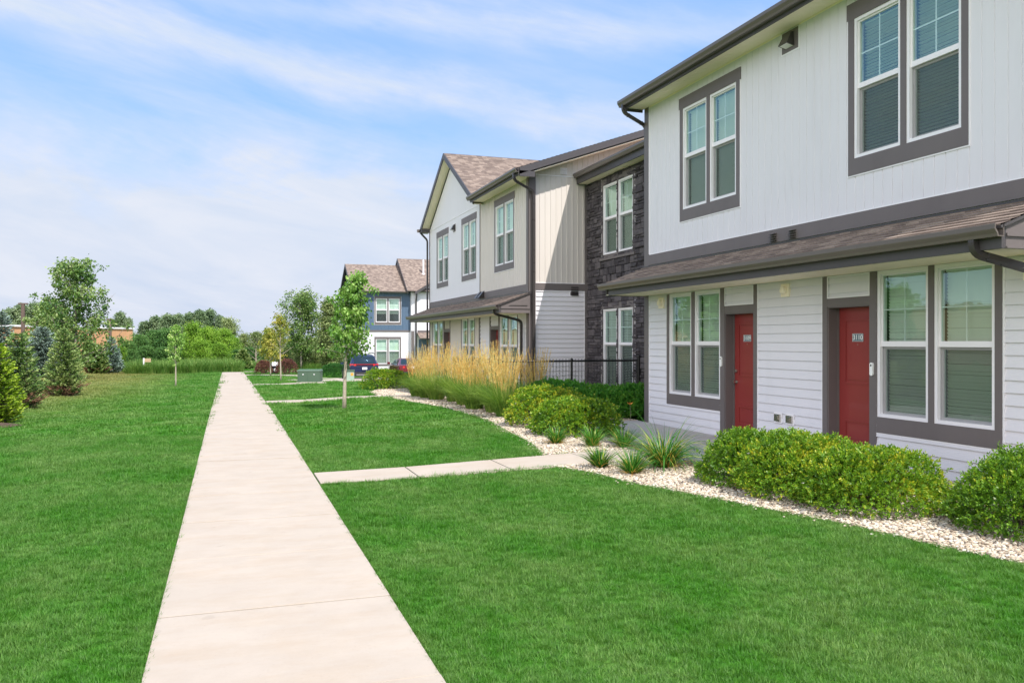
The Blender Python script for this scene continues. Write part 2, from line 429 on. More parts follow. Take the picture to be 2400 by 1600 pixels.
def roof(B, P, U, V, lu, lv, name='roof', mat='shingle', thick=.16, under='soffit', e=.14, label=None, uoff=0.0):
    """stepped shingle courses from eave point P; U unit along the eave, V unit up the slope"""
    P, U, V = Vector(P), Vector(U), Vector(V); Nn = U.cross(V).normalized()
    if Nn.z < 0: Nn = -Nn
    mb = MB(); k = 0; q = lambda u, v, n: tuple(P + U*u + V*v + Nn*n)
    while k*e < lv:
        v0 = k*e; v1 = min(lv, v0 + e)
        uv = [(uoff, v0+.001), (uoff+lu, v0+.001), (uoff+lu, v1-.001), (uoff, v1-.001)]
        mb.quad(q(0,v0,.02), q(lu,v0,.02), q(lu,v1,.003), q(0,v1,.003), 0, uv)
        mb.quad(q(0,v0,0), q(lu,v0,0), q(lu,v0,.02), q(0,v0,.02), 0, uv)
        k += 1
    b = len(mb.v)
    mb.add([q(0,0,0), q(lu,0,0), q(lu,lv,0), q(0,lv,0), q(0,0,-thick), q(lu,0,-thick), q(lu,lv,-thick), q(0,lv,-thick)],
           [(0,4,5,1), (1,5,6,2), (2,6,7,3), (3,7,4,0), (4,7,6,5)], 1, [[(0,0)]*4]*5)
    for i in range(len(mb.f)):
        if i not in mb.uv: mb.uv[i] = [(0, 0)]*len(mb.f[i])
    o = mb.build(name, [M[mat], M['fascia'] if under is None else M[under]], B)
    if label: lab(o, label)
    return o
GP = [(0,.125),(0,0),(.085,0),(.095,.03),(.118,.062),(.125,.075),(.125,.125),(.112,.125),(.110,.08),(.078,.04),(.072,.012),(.012,.012),(.012,.125)]
def gutter(B, fn, t0, t1, label=None):
    """fn(t, out, z)"""
    mb = MB(); mb.prism(GP, fn, t0, t1)
    o = mb.build('gutter', M['gutter'], B)
    if label: lab(o, label)
    return o
def smooth_path(pts, n=6):
    P = [Vector(p) for p in pts]; P = [P[0]] + P + [P[-1]]; out = []
    for i in range(1, len(P)-2):
        a, b, c, d = P[i-1:i+3]
        for k in range(n):
            t = k/n
            out.append(.5*((2*b) + (c-a)*t + (2*a-5*b+4*c-d)*t*t + (3*b-3*c+d-a)*t**3))
    out.append(P[-2]); return out
def corner_round(pts, r=.07, n=6):
    out = [Vector(pts[0])]
    for a, b, c in zip(pts, pts[1:], pts[2:]):
        a, b, c = Vector(a), Vector(b), Vector(c)
        p = b + (a-b).normalized()*r; q = b + (c-b).normalized()*r
        for k in range(n+1):
            t = k/n; out.append(p*(1-t)**2 + b*2*t*(1-t) + q*t*t)
    out.append(Vector(pts[-1])); return out
def downspout(B, pts, rad=.052, label=None):
    mb = MB(); P = corner_round(pts, .11, 7)
    mb.tube(P, rad, 4, rot=PI/4, squash=1.0)
    for a, b in zip(pts, pts[1:]):            # seams at the elbows
        a, b = Vector(a), Vector(b); d = (b-a)
        if d.length > .4:
            for q in (a + d.normalized()*.14, b - d.normalized()*.14):
                mb.tube([q - d.normalized()*.006, q + d.normalized()*.006], rad+.005, 4, rot=PI/4)
    o = mb.build('downspout', M['bronze'], B)
    if label: lab(o, label)
    return o
def text_verts(s, size):
    cu = bpy.data.curves.new('number_text', 'FONT'); cu.body = s; cu.size = size; cu.align_x = 'CENTER'; cu.align_y = 'CENTER'; cu.offset = size*.012
    o = bpy.data.objects.new('number_text', cu); COL.objects.link(o)
    dg = bpy.context.evaluated_depsgraph_get(); dg.update()
    me = bpy.data.meshes.new_from_object(o.evaluated_get(dg))
    vs = [tuple(v.co) for v in me.vertices]; fs = [list(p.vertices) for p in me.polygons]
    bpy.data.objects.remove(o); bpy.data.meshes.remove(me); bpy.data.curves.remove(cu)
    return vs, fs
M['plate'] = simple('number_plate_grey', (.12, .17, .20), .4, .02, 8)
M['platew'] = simple('number_white', (.85, .85, .85), .5, .01, 8)

def door(B, F, a0, a1, z0, z1, handle_side, number=None, label=None, dep=.16):
    """a0..a1 opening on face F; leaf set back by dep; z0 threshold"""
    d = MB(); q = .045; L0, L1 = a0+.02, a1-.02; zt = z1-.02; zb = z0+.03
    F.box(d, L0, L1, -dep-q, -dep, zb, zt)
    w = L1-L0; s = .16*w
    for (p0, p1) in ((zb+.20, zb+.52), (zb+.64, zb+.86+.0), (zb+1.03, zt-.16)):
        if (p0, p1) == (zb+.64, zb+.86): continue
        ring(d, F, L0+s, L1-s, p0, p1, .026, -dep, -dep+.012)
        F.box(d, L0+s+.06, L1-s-.06, -dep, -dep+.010, p0+.06, p1-.06)
    ring(d, F, L0+s, L1-s, zb+.52, zb+.93, .022, -dep, -dep+.007) if False else None
    D = d.build('door', M['door'], B); lab(D, label)
    j = MB()
    F.box(j, a0, a0+.02, -dep-.05, .02, z0, z1); F.box(j, a1-.02, a1, -dep-.05, .02, z0, z1); F.box(j, a0+.02, a1-.02, -dep-.05, .02, z1-.02, z1)
    F.box(j, a0+.02, a1-.02, -dep-.06, .0, z0, z0+.028, 1)
    # stop strips
    F.box(j, a0+.02, a0+.035, -dep+.001, -dep+.02, z0+.028, z1-.02); F.box(j, a1-.035, a1-.02, -dep+.001, -dep+.02, z0+.028, z1-.02)
    j.build('jamb', [M['trim'], M['metal']], D)
    hx = (L0 + .07) if handle_side == 'a0' else (L1 - .07); sg = 1 if handle_side == 'a0' else -1
    h = MB()
    def cyl(a, z, r, o0, o1, n=14):
        vs = [F.p(a + r*math.cos(2*PI*k/n), o, z + r*math.sin(2*PI*k/n)) for o in (o0, o1) for k in range(n)]
        h.add(vs, [(k, (k+1) % n, n+(k+1) % n, n+k) for k in range(n)] + [tuple(range(n)), tuple(range(n, 2*n))])
    cyl(hx, zb+.93, .032, -dep+.0, -dep+.012); cyl(hx, zb+.93, .012, -dep+.012, -dep+.05); cyl(hx, zb+.93, .029, -dep+.045, -dep+.075)
    h.build('handle', M['metal'], D); h = MB()
    cyl(hx, zb+1.12, .03, -dep, -dep+.028); cyl(hx, zb+1.12, .018, -dep+.028, -dep+.034)
    h.build('deadbolt', M['metal'], D)
    if number:
        n = MB(); am = (a0+a1)/2; pz = 1.855
        F.box(n, am-.105, am+.105, -dep+.0101, -dep+.016, pz-.055, pz+.055, 0)
        ring(n, F, am-.105, am+.105, pz-.055, pz+.055, .0035, -dep+.016, -dep+.018, 1)
        vs, fs = text_verts(number, .098)
        side = -1 if (F.a.cross(Vector((0,0,1))).dot(F.n) < 0) else 1
        n.add([F.p(am + side*x, -dep+.0175, pz + y) for x, y, _ in vs], fs, 1)
        n.build('number_plate', [M['plate'], M['platew']], D)
        k = MB(); vs = [F.p(am + .007*math.cos(t), -dep+.018, pz-.10 + .007*math.sin(t)) for t in [2*PI*i/8 for i in range(8)]]
        k.add(vs + [F.p(am, -dep+.011, pz-.1)], [tuple(range(8))] + [(i, (i+1) % 8, 8) for i in range(8)]); k.build('peephole', M['metal'], D)
    return D
def louvre(B, F, a0, a1, z0, z1, mat='trim', label=None, hood=.07, flange=None):
    v = MB(); F.box(v, a0, a1, 0, .02, z0, z1)
    n = 4; h = (z1-z0)/n
    for k in range(n):
        zt = z1 - k*h
        vs = [F.p(a0+.015,.02,zt-.008), F.p(a1-.015,.02,zt-.008), F.p(a1-.015,hood,zt-h*.75), F.p(a0+.015,hood,zt-h*.75),
              F.p(a0+.015,.02,zt-.02), F.p(a1-.015,.02,zt-.02), F.p(a1-.015,hood,zt-h*.88), F.p(a0+.015,hood,zt-h*.88)]
        v.hexa(vs)
    o = v.build('vent', M[mat], B)
    if label: lab(o, label)
    if flange:
        f = MB(); ring(f, F, a0-.03, a1+.03, z0-.03, z1+.03, .03, 0, .022); f.build('flange', M[flange], o)
    return o
def wedge_light(B, F, a0, a1, z0, z1, label):
    v = MB(); F.box(v, a0, a1, 0, .024, z0, z1, 0); ring(v, F, a0-.022, a1+.022, z0-.022, z1+.022, .0215, 0, .02, 1)
    o = v.build('wall_light', [M['trim'], M['frame']], B); lab(o, label)
    am = (a0+a1)/2; w = .11; zc = (z0+z1)/2
    h = MB(); h.hexa([F.p(am-w,.024,zc-.10), F.p(am+w,.024,zc-.10), F.p(am+w,.16,zc-.07), F.p(am-w,.16,zc-.07),
                      F.p(am-w*.8,.024,zc+.12), F.p(am+w*.8,.024,zc+.12), F.p(am+w*.8,.07,zc+.11), F.p(am-w*.8,.07,zc+.11)])
    h.build('lamp_shade', M['bronze'], o)
    g = MB(); g.quad(F.p(am-w*.8,.03,zc-.102), F.p(am+w*.8,.03,zc-.102), F.p(am+w*.8,.15,zc-.076), F.p(am-w*.8,.15,zc-.076)); g.build('lens', M['frame'], o)
def horn_light(B, F, a0, a1, z0, z1, label):
    v = MB(); F.box(v, a0, a1, .0, .045, z0, z1)
    am, zm = (a0+a1)/2, (z0+z1)/2; r = .065
    n = 14; vs = [F.p(am + rr*math.cos(2*PI*k/n), o, zm + rr*math.sin(2*PI*k/n)) for rr, o in ((r,.045),(r*.9,.1),(r*.5,.115)) for k in range(n)]
    v.add(vs, [(j*n+k, j*n+(k+1) % n, (j+1)*n+(k+1) % n, (j+1)*n+k) for j in range(2) for k in range(n)] + [tuple(2*n+k for k in range(n))])
    lab(v.build('fixture_box', M['soffit'], B), label)

# ------------------------------------------------------------------ the row of townhouses beside the walk
A = 8.2
B = empty('townhouse_row', 'two storey townhouse row in white and beige siding with dark stone bay and red doors', 'building', loc=(8.2, 14, 0))
def keep(o): return o
class _P(object): pass
F0 = Face((A, 0), (0, 1), (-1, 0))            # main facade, a = world Y
FS = Face((10.0, 0), (0, 1), (-1, 0))         # stone bay, set back
FE = Face((0, 22.5), (1, 0), (0, -1))         # end wall of the far wing, a = world X
BO = Matrix.Translation((-8.2, -14, 0))
def under_building():
    """everything was modelled in world coordinates: bring parts into the empty's frame"""
    for o in COL.objects:
        if o.parent is B: o.matrix_local = BO
# --- near wing
up = [(7.57,8.415,4.32,6.25),(8.51,9.35,4.32,6.25),(12.165,12.99,4.30,6.22),(13.09,13.93,4.30,6.22)]
w = MB()
ribs(w, F0, (6.28, 15.27, 3.57, 6.62), up)
lab(w.build('wall', M['white'], B), 'white vertical vinyl siding above the near porch')
lowholes = [(7.118,7.973,.8,2.75),(8.061,8.92,.8,2.75),(9.044,9.886,0,2.30),(11.665,12.507,0,2.29),(12.65,13.50,.785,2.72),(13.61,14.44,.785,2.72)]
w = MB()
lap(w, F0, (6.28, 15.27, .10, 2.74), lowholes)
lab(w.build('wall', M['white'], B), 'white lap siding around the near doors')
# body behind the siding (solid), with the side facing the stone bay
w = MB()
for a0, a1, zb, zt in cells(6.1, 15.45, .0, 6.75, up + lowholes):
    w.quad(F0.p(a0,-.004,zb), F0.p(a1,-.004,zb), F0.p(a1,-.004,zt), F0.p(a0,-.004,zt))
w.box(A+.7, 20, 6.12, 15.42, 0, 6.7)
w.quad((A,15.42,0), (A+.7,15.42,0), (A+.7,15.42,6.7), (A,15.42,6.7)); w.quad((A+.0,6.11,0), (A+.7,6.11,0), (A+.7,6.11,6.7), (A,6.11,6.7))
w.add([(A,6.11,6.7),(20.2,6.11,6.7),(14.2,6.11,8.85)], [(0,1,2)])
w.add([(A,15.43,6.7),(20.2,15.43,6.7),(14.2,15.43,8.85)], [(0,1,2)])
w.build('wall_core', M['white'], B)
t = MB()
F0.box(t, 15.272, 15.45, -.1, .03, .05, 6.62); F0.box(t, 15.272, 15.45, -1.8, -.1, .05, 6.62)
F0.box(t, 6.08, 6.28, -.2, .03, .05, 6.62)
F0.box(t, 6.28, 15.272, 0, .032, 3.36, 3.57)
lab(t.build('trim_board', M['trim'], B), 'dark corner board and belt board of the near wing')
t = MB(); F0.box(t, 6.29, 15.262, 0, .02, 3.571, 3.588); F0.box(t, 15.25, 15.271, 0, .026, 3.589, 6.62); F0.box(t, 15.25, 15.271, 0, .026, .06, 2.74)
F0.box(t, 12.655, 15.25, 0, .023, .09, .118); t.build('starter_trim', M['frame'], B)
window(B, F0, [(7.57,8.415),(8.51,9.35)], 4.32, 6.25, (7.47,9.46,4.094,6.475), 5.30, 'open', header_ears=.025, label='upper double window with open slatted blinds above the 3110 door')
window(B, F0, [(12.165,12.99),(13.09,13.93)], 4.30, 6.22, (12.06,14.03,4.08,6.43), 5.30, 'closed', header_ears=.025, label='upper double window with teal glass near the dark corner board')
window(B, F0, [(12.65,13.50),(13.61,14.44)], .785, 2.72, (12.655,14.53,.577,2.73), 1.757, 'closed', label='porch window left of the 3109 door')
window(B, F0, [(7.118,7.973),(8.061,8.92)], .80, 2.735, (7.02,8.925,.59,2.74), 1.757, 'closed', label='large porch window right of the 3110 door')
# door casings and transom panels
for a0, a1, l0, l1, zt in ((11.665,12.507,11.567,12.645,2.29), (9.044,9.886,8.93,9.988,2.30)):
    t = MB()
    F0.box(t, l0, a0, 0, .03, .12, 2.735); F0.box(t, a1, l1, 0, .03, .12, 2.735); F0.box(t, a0, a1, 0, .027, zt, 2.413)
    t.build('door_casing', M['trim'], B)
for a0, a1 in ((11.665,12.507), (9.044,9.886)):
    t = MB(); ring(t, F0, a0+.002, a1-.002, 2.415, 2.73, .018, .02, .034); t.build('transom_trim', M['frame'], B)
for a in (11.55, 9.99, 6.99):
    t = MB(); F0.box(t, a, a+.016, 0, .028, .12, 2.735); t.build('siding_channel', M['frame'], B)
door(B, F0, 11.665, 12.507, .14, 2.29, 'a1', '3109', 'red panel door marked 3109')
door(B, F0, 9.044, 9.886, .14, 2.30, 'a0', '3110', 'red panel door marked 3110')
for a, z, nm in ((12.60, 1.45, 'white video doorbell beside the 3109 door'), (8.995, 1.43, 'white video doorbell beside the 3110 door')):
    v = MB(); pr = [(.028*math.cos(t)*1.0, .06*(1 if math.sin(t) > 0 else -1) + .028*math.sin(t)) for t in [2*PI*(k+.5)/16 for k in range(16)]]
    v.prism(pr, lambda o, p, q: F0.p(a+p, o, z+q), .03, .055); o = v.build('doorbell', M['platew'], B); lab(o, nm)
    c = MB(); c.prism([(.013*math.cos(2*PI*k/12), .05+.013*math.sin(2*PI*k/12)) for k in range(12)], lambda o_, p, q: F0.p(a+p, o_, z+q), .055, .058); c.build('camera_lens', M['black'], o)
wedge_light(B, F0, 10.54, 10.93, 6.26, 6.58, 'dark wedge wall light under the near eave')
louvre(B, F0, 11.03, 11.22, 3.375, 3.52, label='pair of dark louvre vents on the near belt board', hood=.1); louvre(B, F0, 10.56, 10.75, 3.375, 3.52, hood=.1)
horn_light(B, F0, 10.73, 10.93, 2.49, 2.69, 'cream square fixture box between the two doors')
horn_light(B, F0, 14.63, 14.83, 2.46, 2.67, 'cream square fixture box by the corner board')
horn_light(B, F0, 6.55, 6.75, 2.46, 2.67, 'cream square fixture box at the near porch end')
for a0 in (10.95, 10.66):
    v = MB(); ring(v, F0, a0-.03, a0+.17, .52, .69, .03, .018, .03, 0); F0.box(v, a0, a0+.14, .016, .055, .55, .66, 1); F0.box(v, a0+.03, a0+.11, .055, .075, .57, .64, 1)
    lab(v.build('outlet_box', [M['frame'], M['metal']], B), 'small covered outlet low between the two doors')
# porch roof: eave at X 7.12, top on the wall at z 3.36
def porch(y0, y1, zo=0.0, lf=None):
    pv = Vector((8.2-7.2, 0, (3.335+zo) - (2.955+zo))); L = pv.length; pv.normalize()
    roof(B, (7.20, y0, 2.945+zo), (0,1,0), pv, y1-y0, L, 'porch_roof', thick=.03, under=None, label=lf)
    gutter(B, lambda t, o, z: (7.245-o, t, 2.835+zo+z), y0, y1, None)
    b = MB()
    b.box(7.245, 7.30, y0+.03, y1-.27, 2.725+zo, 2.935+zo)                 # beam face
    lab(b.build('fascia', M['fascia'], B), 'dark beam under the %s porch gutter' % ('near' if zo == 0 else 'far'))
    s = MB(); s.box(7.302, 8.178, y0+.06, y1-.06, 2.738+zo, 2.75+zo)
    k = y0+.3
    while k < y1-.1: s.box(7.305, 8.17, k, k+.006, 2.7365+zo, 2.738+zo, 1); k += .1
    s.build('soffit', [M['soffit'], M['soffit']], B)
    for (ya, yb, sgn) in ((y0+.03, y0+.06, -1), (y1-.06, y1-.03, 1)):     # gable ends
        g = MB()
        P = [(7.302,2.725), (8.178,2.725), (8.178,3.29), (7.302,2.945)]
        g.add([(x,ya,z+zo) for x, z in P] + [(x,yb,z+zo) for x, z in P], [(0,1,2,3), (7,6,5,4), (0,4,5,1), (1,5,6,2), (2,6,7,3), (3,7,4,0)])
        yy = ya-.018 if sgn < 0 else yb; 
        g.box(7.30, 8.178, yy, yy+.018, 2.845+zo, 2.875+zo); g.box(7.30, 8.178, yy, yy+.018, 2.725+zo, 2.745+zo)
        P = [(7.55,2.945), (8.10,2.945), (8.10,3.165)]                   # raised triangle
        g.add([(x,yy,z+zo) for x, z in P] + [(x,yy+.018,z+zo) for x, z in P], [(0,1,2), (5,4,3), (0,3,4,1), (1,4,5,2), (2,5,3,0)])
        g.build('porch_end', M['trim'], B)
    f = MB(); F0.box(f, y0, y1, .001, .05, 3.315+zo, 3.345+zo); f.build('flashing', M['bronze'], B)
porch(6.2, 15.5, 0, 'shingled porch roof over the near doors')
downspout(B, [(7.20,6.52,2.86), (7.20,6.52,2.70), (8.12,6.19,2.42), (8.12,6.19,.15)], .05, 'dark downspout crossing under the near porch eave')
# main roof of the near wing
def mainroof(y0, y1, x0=7.66, z0=6.74, xr=14.2, label=None):
    sl = .35; v = Vector((1,0,sl)).normalized(); L = (xr-x0)*math.sqrt(1+sl*sl)
    roof(B, (x0,y0,z0), (0,1,0), v, y1-y0, L, 'roof', thick=.12, under=None, label=label)
    v2 = Vector((-1,0,sl)).normalized()
    roof(B, (2*xr-x0,y0,z0), (0,1,0), v2, y1-y0, L, 'roof', thick=.12, under=None)
mainroof(5.65, 15.55, label='shingled roof of the near wing')
gutter(B, lambda t, o, z: (7.705-o, t, 6.61+z), 5.62, 15.52, 'long dark gutter of the near eave')
b = MB(); b.box(7.705, 7.74, 5.65, 15.55, 6.56, 6.73)
b.hexa([(7.74,5.62,6.56),(14.2,5.62,8.80),(14.2,5.65,8.80),(7.74,5.65,6.56),(7.74,5.62,6.77),(14.2,5.62,9.03),(14.2,5.65,9.03),(7.74,5.65,6.77)])
b.hexa([(7.74,15.52,6.56),(8.17,15.52,6.56),(8.17,15.55,6.56),(7.74,15.55,6.56),(7.74,15.52,6.72),(8.17,15.52,6.85),(8.17,15.55,6.85),(7.74,15.55,6.72)])
b.hexa([(8.17,15.52,6.68),(14.2,15.52,8.75),(14.2,15.55,8.75),(8.17,15.55,6.68),(8.17,15.52,6.88),(14.2,15.52,8.98),(14.2,15.55,8.98),(8.17,15.55,6.88)])
b.build('fascia', M['fascia'], B)
def soffit(B, x0, x1, y0, y1, z, along='y', pitch=.1):
    s = MB(); s.box(x0, x1, y0, y1, z, z+.012)
    k = y0 + .05
    while k < y1 - .02: s.box(x0+.004, x1-.004, k, k+.012, z-.003, z, 0); k += pitch
    s.build('soffit', M['soffit'], B)
soffit(B, 7.742, 8.185, 5.66, 15.515, 6.615)
s = MB(); F0.box(s, 6.29, 15.25, .0, .02, 6.59, 6.612); s.build('eave_channel', M['soffit'], B)
downspout(B, [(7.64,15.36,6.66), (7.64,15.36,6.48), (8.24,15.505,6.28), (8.24,15.505,.1)], .045, 'dark downspout at the far corner of the near wing')
v = MB(); v.tube([(12.6,16.6,7.6), (12.6,16.6,8.75)], .05, 10); v.tube([(12.6,16.6,8.75), (12.6,16.6,8.80)], .065, 10); v.build('vent_pipe', M['frame'], B)

# --- set back wing on the viewer's side of the near wing, past the right edge of the frame
w = MB(); lap(w, FS, (-5, 6.08, .1, 6.4)); w.box(10.02, 20, -5, 6.1, 0, 6.5); w.build('wall', M['white'], B)
w = MB(); FN = Face((0, 6.11), (1, 0), (0, -1)); lap(w, FN, (8.21, 10.0, .1, 6.6)); w.build('wall', M['white'], B)
mainroof(-5.4, 5.64, 9.62, 6.70, 14.2)
# --- stone bay
def ledgestone(F, a0, a1, z0, z1, holes):
    mb = MB(); tints = []; z = z0; rr = random.Random(3)
    while z < z1:
        h = rr.choice((.075, .11, .15, .15, .2)); a = a0 - rr.uniform(0, .2)
        while a < a1:
            wd = rr.uniform(.14, .40)
            parts = [(z, z+h)] if h < .14 or rr.random() < .6 else [(z, z+h*.45), (z+h*.45, z+h)]
            for (zb, zt) in parts:
                for c in cells(max(a, a0), min(a+wd, a1), zb, min(zt, z1), holes):
                    if c[1]-c[0] < .02 or c[3]-c[2] < .015: continue
                    g = .0045; o = rr.uniform(.012, .055)
                    x0, x1, y0, y1 = c[0]+g, c[1]-g, c[2]+g, c[3]-g
                    js = [o + rr.uniform(-.012, .012) for _ in range(4)]; q = .010
                    n0 = len(mb.f)
                    base = [F.p(x0,-.02,y0), F.p(x1,-.02,y0), F.p(x1,-.02,y1), F.p(x0,-.02,y1)]
                    mid = [F.p(x0,js[0]-.012,y0), F.p(x1,js[1]-.012,y0), F.p(x1,js[2]-.012,y1), F.p(x0,js[3]-.012,y1)]
                    top = [F.p(x0+q,js[0],y0+q), F.p(x1-q,js[1],y0+q), F.p(x1-q,js[2],y1-q), F.p(x0+q,js[3],y1-q)]
                    cen = [F.p((x0+x1)/2+rr.uniform(-.03,.03), o+rr.uniform(-.004,.016), (y0+y1)/2)]
                    mb.add(base+mid+top+cen, [(0,1,5,4),(1,2,6,5),(2,3,7,6),(3,0,4,7),(4,5,9,8),(5,6,10,9),(6,7,11,10),(7,4,8,11),(8,9,12),(9,10,12),(10,11,12),(11,8,12)])
                    tn = rr.random(); tints += [tn]*(len(mb.f)-n0)
            a += wd
        z += h
    for c in cells(a0, a1, z0, z1, holes):
        mb.quad(F.p(c[0],0,c[2]), F.p(c[1],0,c[2]), F.p(c[1],0,c[3]), F.p(c[0],0,c[3])); tints.append(0)
    return mb, tints
sh = [(19.50,20.36,4.22,6.16),(20.44,21.32,4.22,6.16),(19.50,20.36,.3,2.70),(20.44,21.32,.3,2.70)]
mb, ti = ledgestone(FS, 15.42, 22.42, 0, 6.40, sh)
o = mb.build('stone_wall', M['stone'], B); lab(o, 'dark stacked ledgestone wall of the set back bay')
at = o.data.attributes.new('tint', 'FLOAT', 'FACE'); at.data.foreach_set('value', ti)
window(B, FS, [(19.50,20.36),(20.44,21.32)], 4.22, 6.16, (19.40,21.42,4.12,6.33), 5.22, 'closed', lift=.0, label='upper double window in the dark stone bay')
window(B, FS, [(19.50,20.36),(20.44,21.32)], .3, 2.70, (19.40,21.42,.22,2.87), 1.73, 'half', label='tall lower double window in the dark stone bay')
t = MB(); FS.box(t, 19.34, 21.48, .028, .07, 4.06, 4.125); t.build('sill', M['trim'], B)
mainroof(15.56, 22.48, 9.62, 6.70, 14.2, 'shingled roof over the stone bay')
gutter(B, lambda t, o, z: (9.665-o, t, 6.57+z), 15.6, 22.46)
b = MB(); b.box(9.665, 9.70, 15.56, 22.47, 6.40, 6.69); b.box(9.70, 10.0, 22.43, 22.47, 6.40, 6.62); b.build('fascia', M['fascia'], B)
s = MB(); s.box(9.702, 9.99, 15.56, 22.43, 6.402, 6.415); s.build('soffit', M['soffit'], B)

# --- far wing
zo = -.11
fw = [(31.80,32.62,4.19,6.05),(32.70,33.52,4.19,6.05),(27.92,28.74,4.20,6.09),(28.82,29.66,4.20,6.09)]
fb = [(23.86,24.72,4.22,6.13),(24.80,25.66,4.22,6.13)]
w = MB()
gt = lambda a: 6.50 + .58*max(0, 3.90 - abs(a-31.15)) if True else 0
ribs(w, F0, (27.40, 34.92, 3.46, 6.50), fw, top=None)
w2 = MB(); ribs(w2, F0, (27.40, 34.92, 6.52, 6.52), (), top=lambda a: min(9.0, 6.52 + .58*max(0.0, 3.80-abs(a-31.15))))
def gable_panel(mb, F, a0, a1, z0, top, pitch=.17):
    k = a0
    while k < a1 - 1e-6:
        for x0, x1, o0, o1 in ((k, k+.148, .012, .0125), (k+.148, k+.153, .0125, .002), (k+.153, k+.163, .002, .002), (k+.163, min(k+.17, a1), .002, .012)):
            x1 = min(x1, a1)
            if x0 >= a1: break
            mb.quad(F.p(x0,o0,z0), F.p(x1,o1,z0), F.p(x1,o1,max(z0, top(x1))), F.p(x0,o0,max(z0, top(x0))))
        k += pitch
gable_panel(w, F0, 27.40, 34.92, 6.53, lambda a: 6.53 + .58*max(0.0, 3.80-abs(a-31.15)))
lab(w.build('wall', M['white_far'], B), 'white vertical siding with a pointed gable on the far wing')
w = MB(); ribs(w, F0, (22.68, 27.36, 3.46, 6.56), fb, kind='batten')
lab(w.build('wall', M['beige'], B), 'beige board and batten siding on the far wing front')
w = MB(); ribs(w, FE, (8.38, 9.93, 3.49, 6.60), kind='batten', aref=8.38)
gk = 8.38
rk = lambda a: 6.62 + .35*(a - 7.9)
k = 8.38
while k < 14.2:
    for x0, x1, o0, o1 in ((k,k+.128,.004,.004), (k+.128,k+.132,.004,.017), (k+.132,k+.162,.017,.017), (k+.162,k+.166,.017,.004), (k+.166,k+.17,.004,.004)):
        w.quad(FE.p(x0,o0,6.62), FE.p(x1,o1,6.62), FE.p(x1,o1,rk(x1)), FE.p(x0,o0,rk(x0)))
    k += .17
lab(w.build('wall', M['beige'], B), 'beige board and batten end wall lit by the sun')
w = MB(); lap(w, FE, (8.38, 9.93, 0, 3.28), zref=.0, e=.135)
lab(w.build('wall', M['white'], B), 'white lap siding on the end wall behind the fence')
w = MB()
lowf = [(32.65,33.46,.6,2.60),(33.54,34.35,.6,2.60),(31.52,32.39,0,2.19),(28.06,28.88,.6,2.62),(28.96,29.76,.6,2.62),(25.34,26.155,0,2.2),(23.50,24.32,.65,2.60),(24.40,25.20,.65,2.60)]
ribs(w, F0, (27.45, 34.92, .0, 2.64), lowf, kind='batten'); lab(w.build('wall', M['beige'], B), 'beige siding beneath the far porch')
w = MB(); lap(w, F0, (22.68, 27.40, .0, 2.64), lowf); lab(w.build('wall', M['white'], B), 'white lap siding beneath the far porch')
# body
w = MB()
for a0, a1, zb, zt in cells(22.5, 34.98, -.3, 6.6, fw + fb + lowf):
    w.quad(F0.p(a0,-.004,zb), F0.p(a1,-.004,zb), F0.p(a1,-.004,zt), F0.p(a0,-.004,zt))
w.box(A+.7, 20, 22.53, 34.95, -.3, 6.6)
w.quad((A,22.52,-.3), (A+.7,22.52,-.3), (A+.7,22.52,6.6), (A,22.52,6.6)); w.quad((A,34.96,-.3), (A+.7,34.96,-.3), (A+.7,34.96,6.6), (A,34.96,6.6))
w.add([(A,22.53,6.6),(20.2,22.53,6.6),(14.2,22.53,8.80)], [(0,1,2)])
w.add([(A+.004,27.4,6.5),(A+.004,34.95,6.5),(A+.004,31.15,8.7)], [(0,1,2)])
w.build('wall_core', M['white_far'], B)
t = MB()
F0.box(t, 22.50, 22.66, 0, .04, -.1, 6.55); FE.box(t, 8.18, 8.38, 0, .04, -.1, 6.6); FE.box(t, 9.93, 10.02, 0, .04, -.1, 6.45)
F0.box(t, 27.36, 27.41, 0, .032, 3.46, 6.5); F0.box(t, 34.90, 34.97, 0, .034, -.1, 6.5)
F0.box(t, 22.66, 34.90, 0, .032, 3.25, 3.46); FE.box(t, 8.38, 9.93, 0, .032, 3.285, 3.485)
F0.box(t, 27.37, 27.50, 0, .034, -.1, 2.64); F0.box(t, 26.155, 26.28, 0, .03, 0, 2.64); F0.box(t, 25.22, 25.34, 0, .03, 0, 2.64); F0.box(t, 25.34, 26.155, 0, .03, 2.2, 2.30)
F0.box(t, 31.42, 31.52, 0, .03, 0, 2.64); F0.box(t, 32.39, 32.49, 0, .03, 0, 2.64); F0.box(t, 31.52, 32.39, 0, .03, 2.19, 2.30)
lab(t.build('trim_board', M['trim'], B), 'dark corner boards and belt board of the far wing')
for FF, q in ((F0,(27.41,34.9,0,.024,6.50,6.53)), (FE,(8.38,9.93,0,.026,6.60,6.62)), (F0,(27.40,34.9,0,.022,3.461,3.478)), (F0,(27.415,27.44,0,.024,3.48,6.5)),
              (FE,(8.381,9.929,0,.022,3.486,3.502)), (FE,(8.381,8.40,0,.022,.0,3.284)), (FE,(9.91,9.929,0,.022,.0,3.284))):
    t = MB(); FF.box(t, *q); t.build('siding_channel', M['frame'], B)
window(B, F0, [fw[0][:2], fw[1][:2]], 4.19, 6.05, (31.73,33.65,3.98,6.29), 5.14, far=True, header_ears=.02, label='upper double window farthest along the far wing')
window(B, F0, [fw[2][:2], fw[3][:2]], 4.20, 6.09, (27.84,29.76,4.0,6.32), 5.17, far=True, header_ears=.02, label='upper double window by the seam of white and beige siding')
window(B, F0, [fb[0][:2], fb[1][:2]], 4.22, 6.13, (23.78,25.75,4.02,6.35), 5.19, far=True, header_ears=.02, label='upper double window in the beige front')
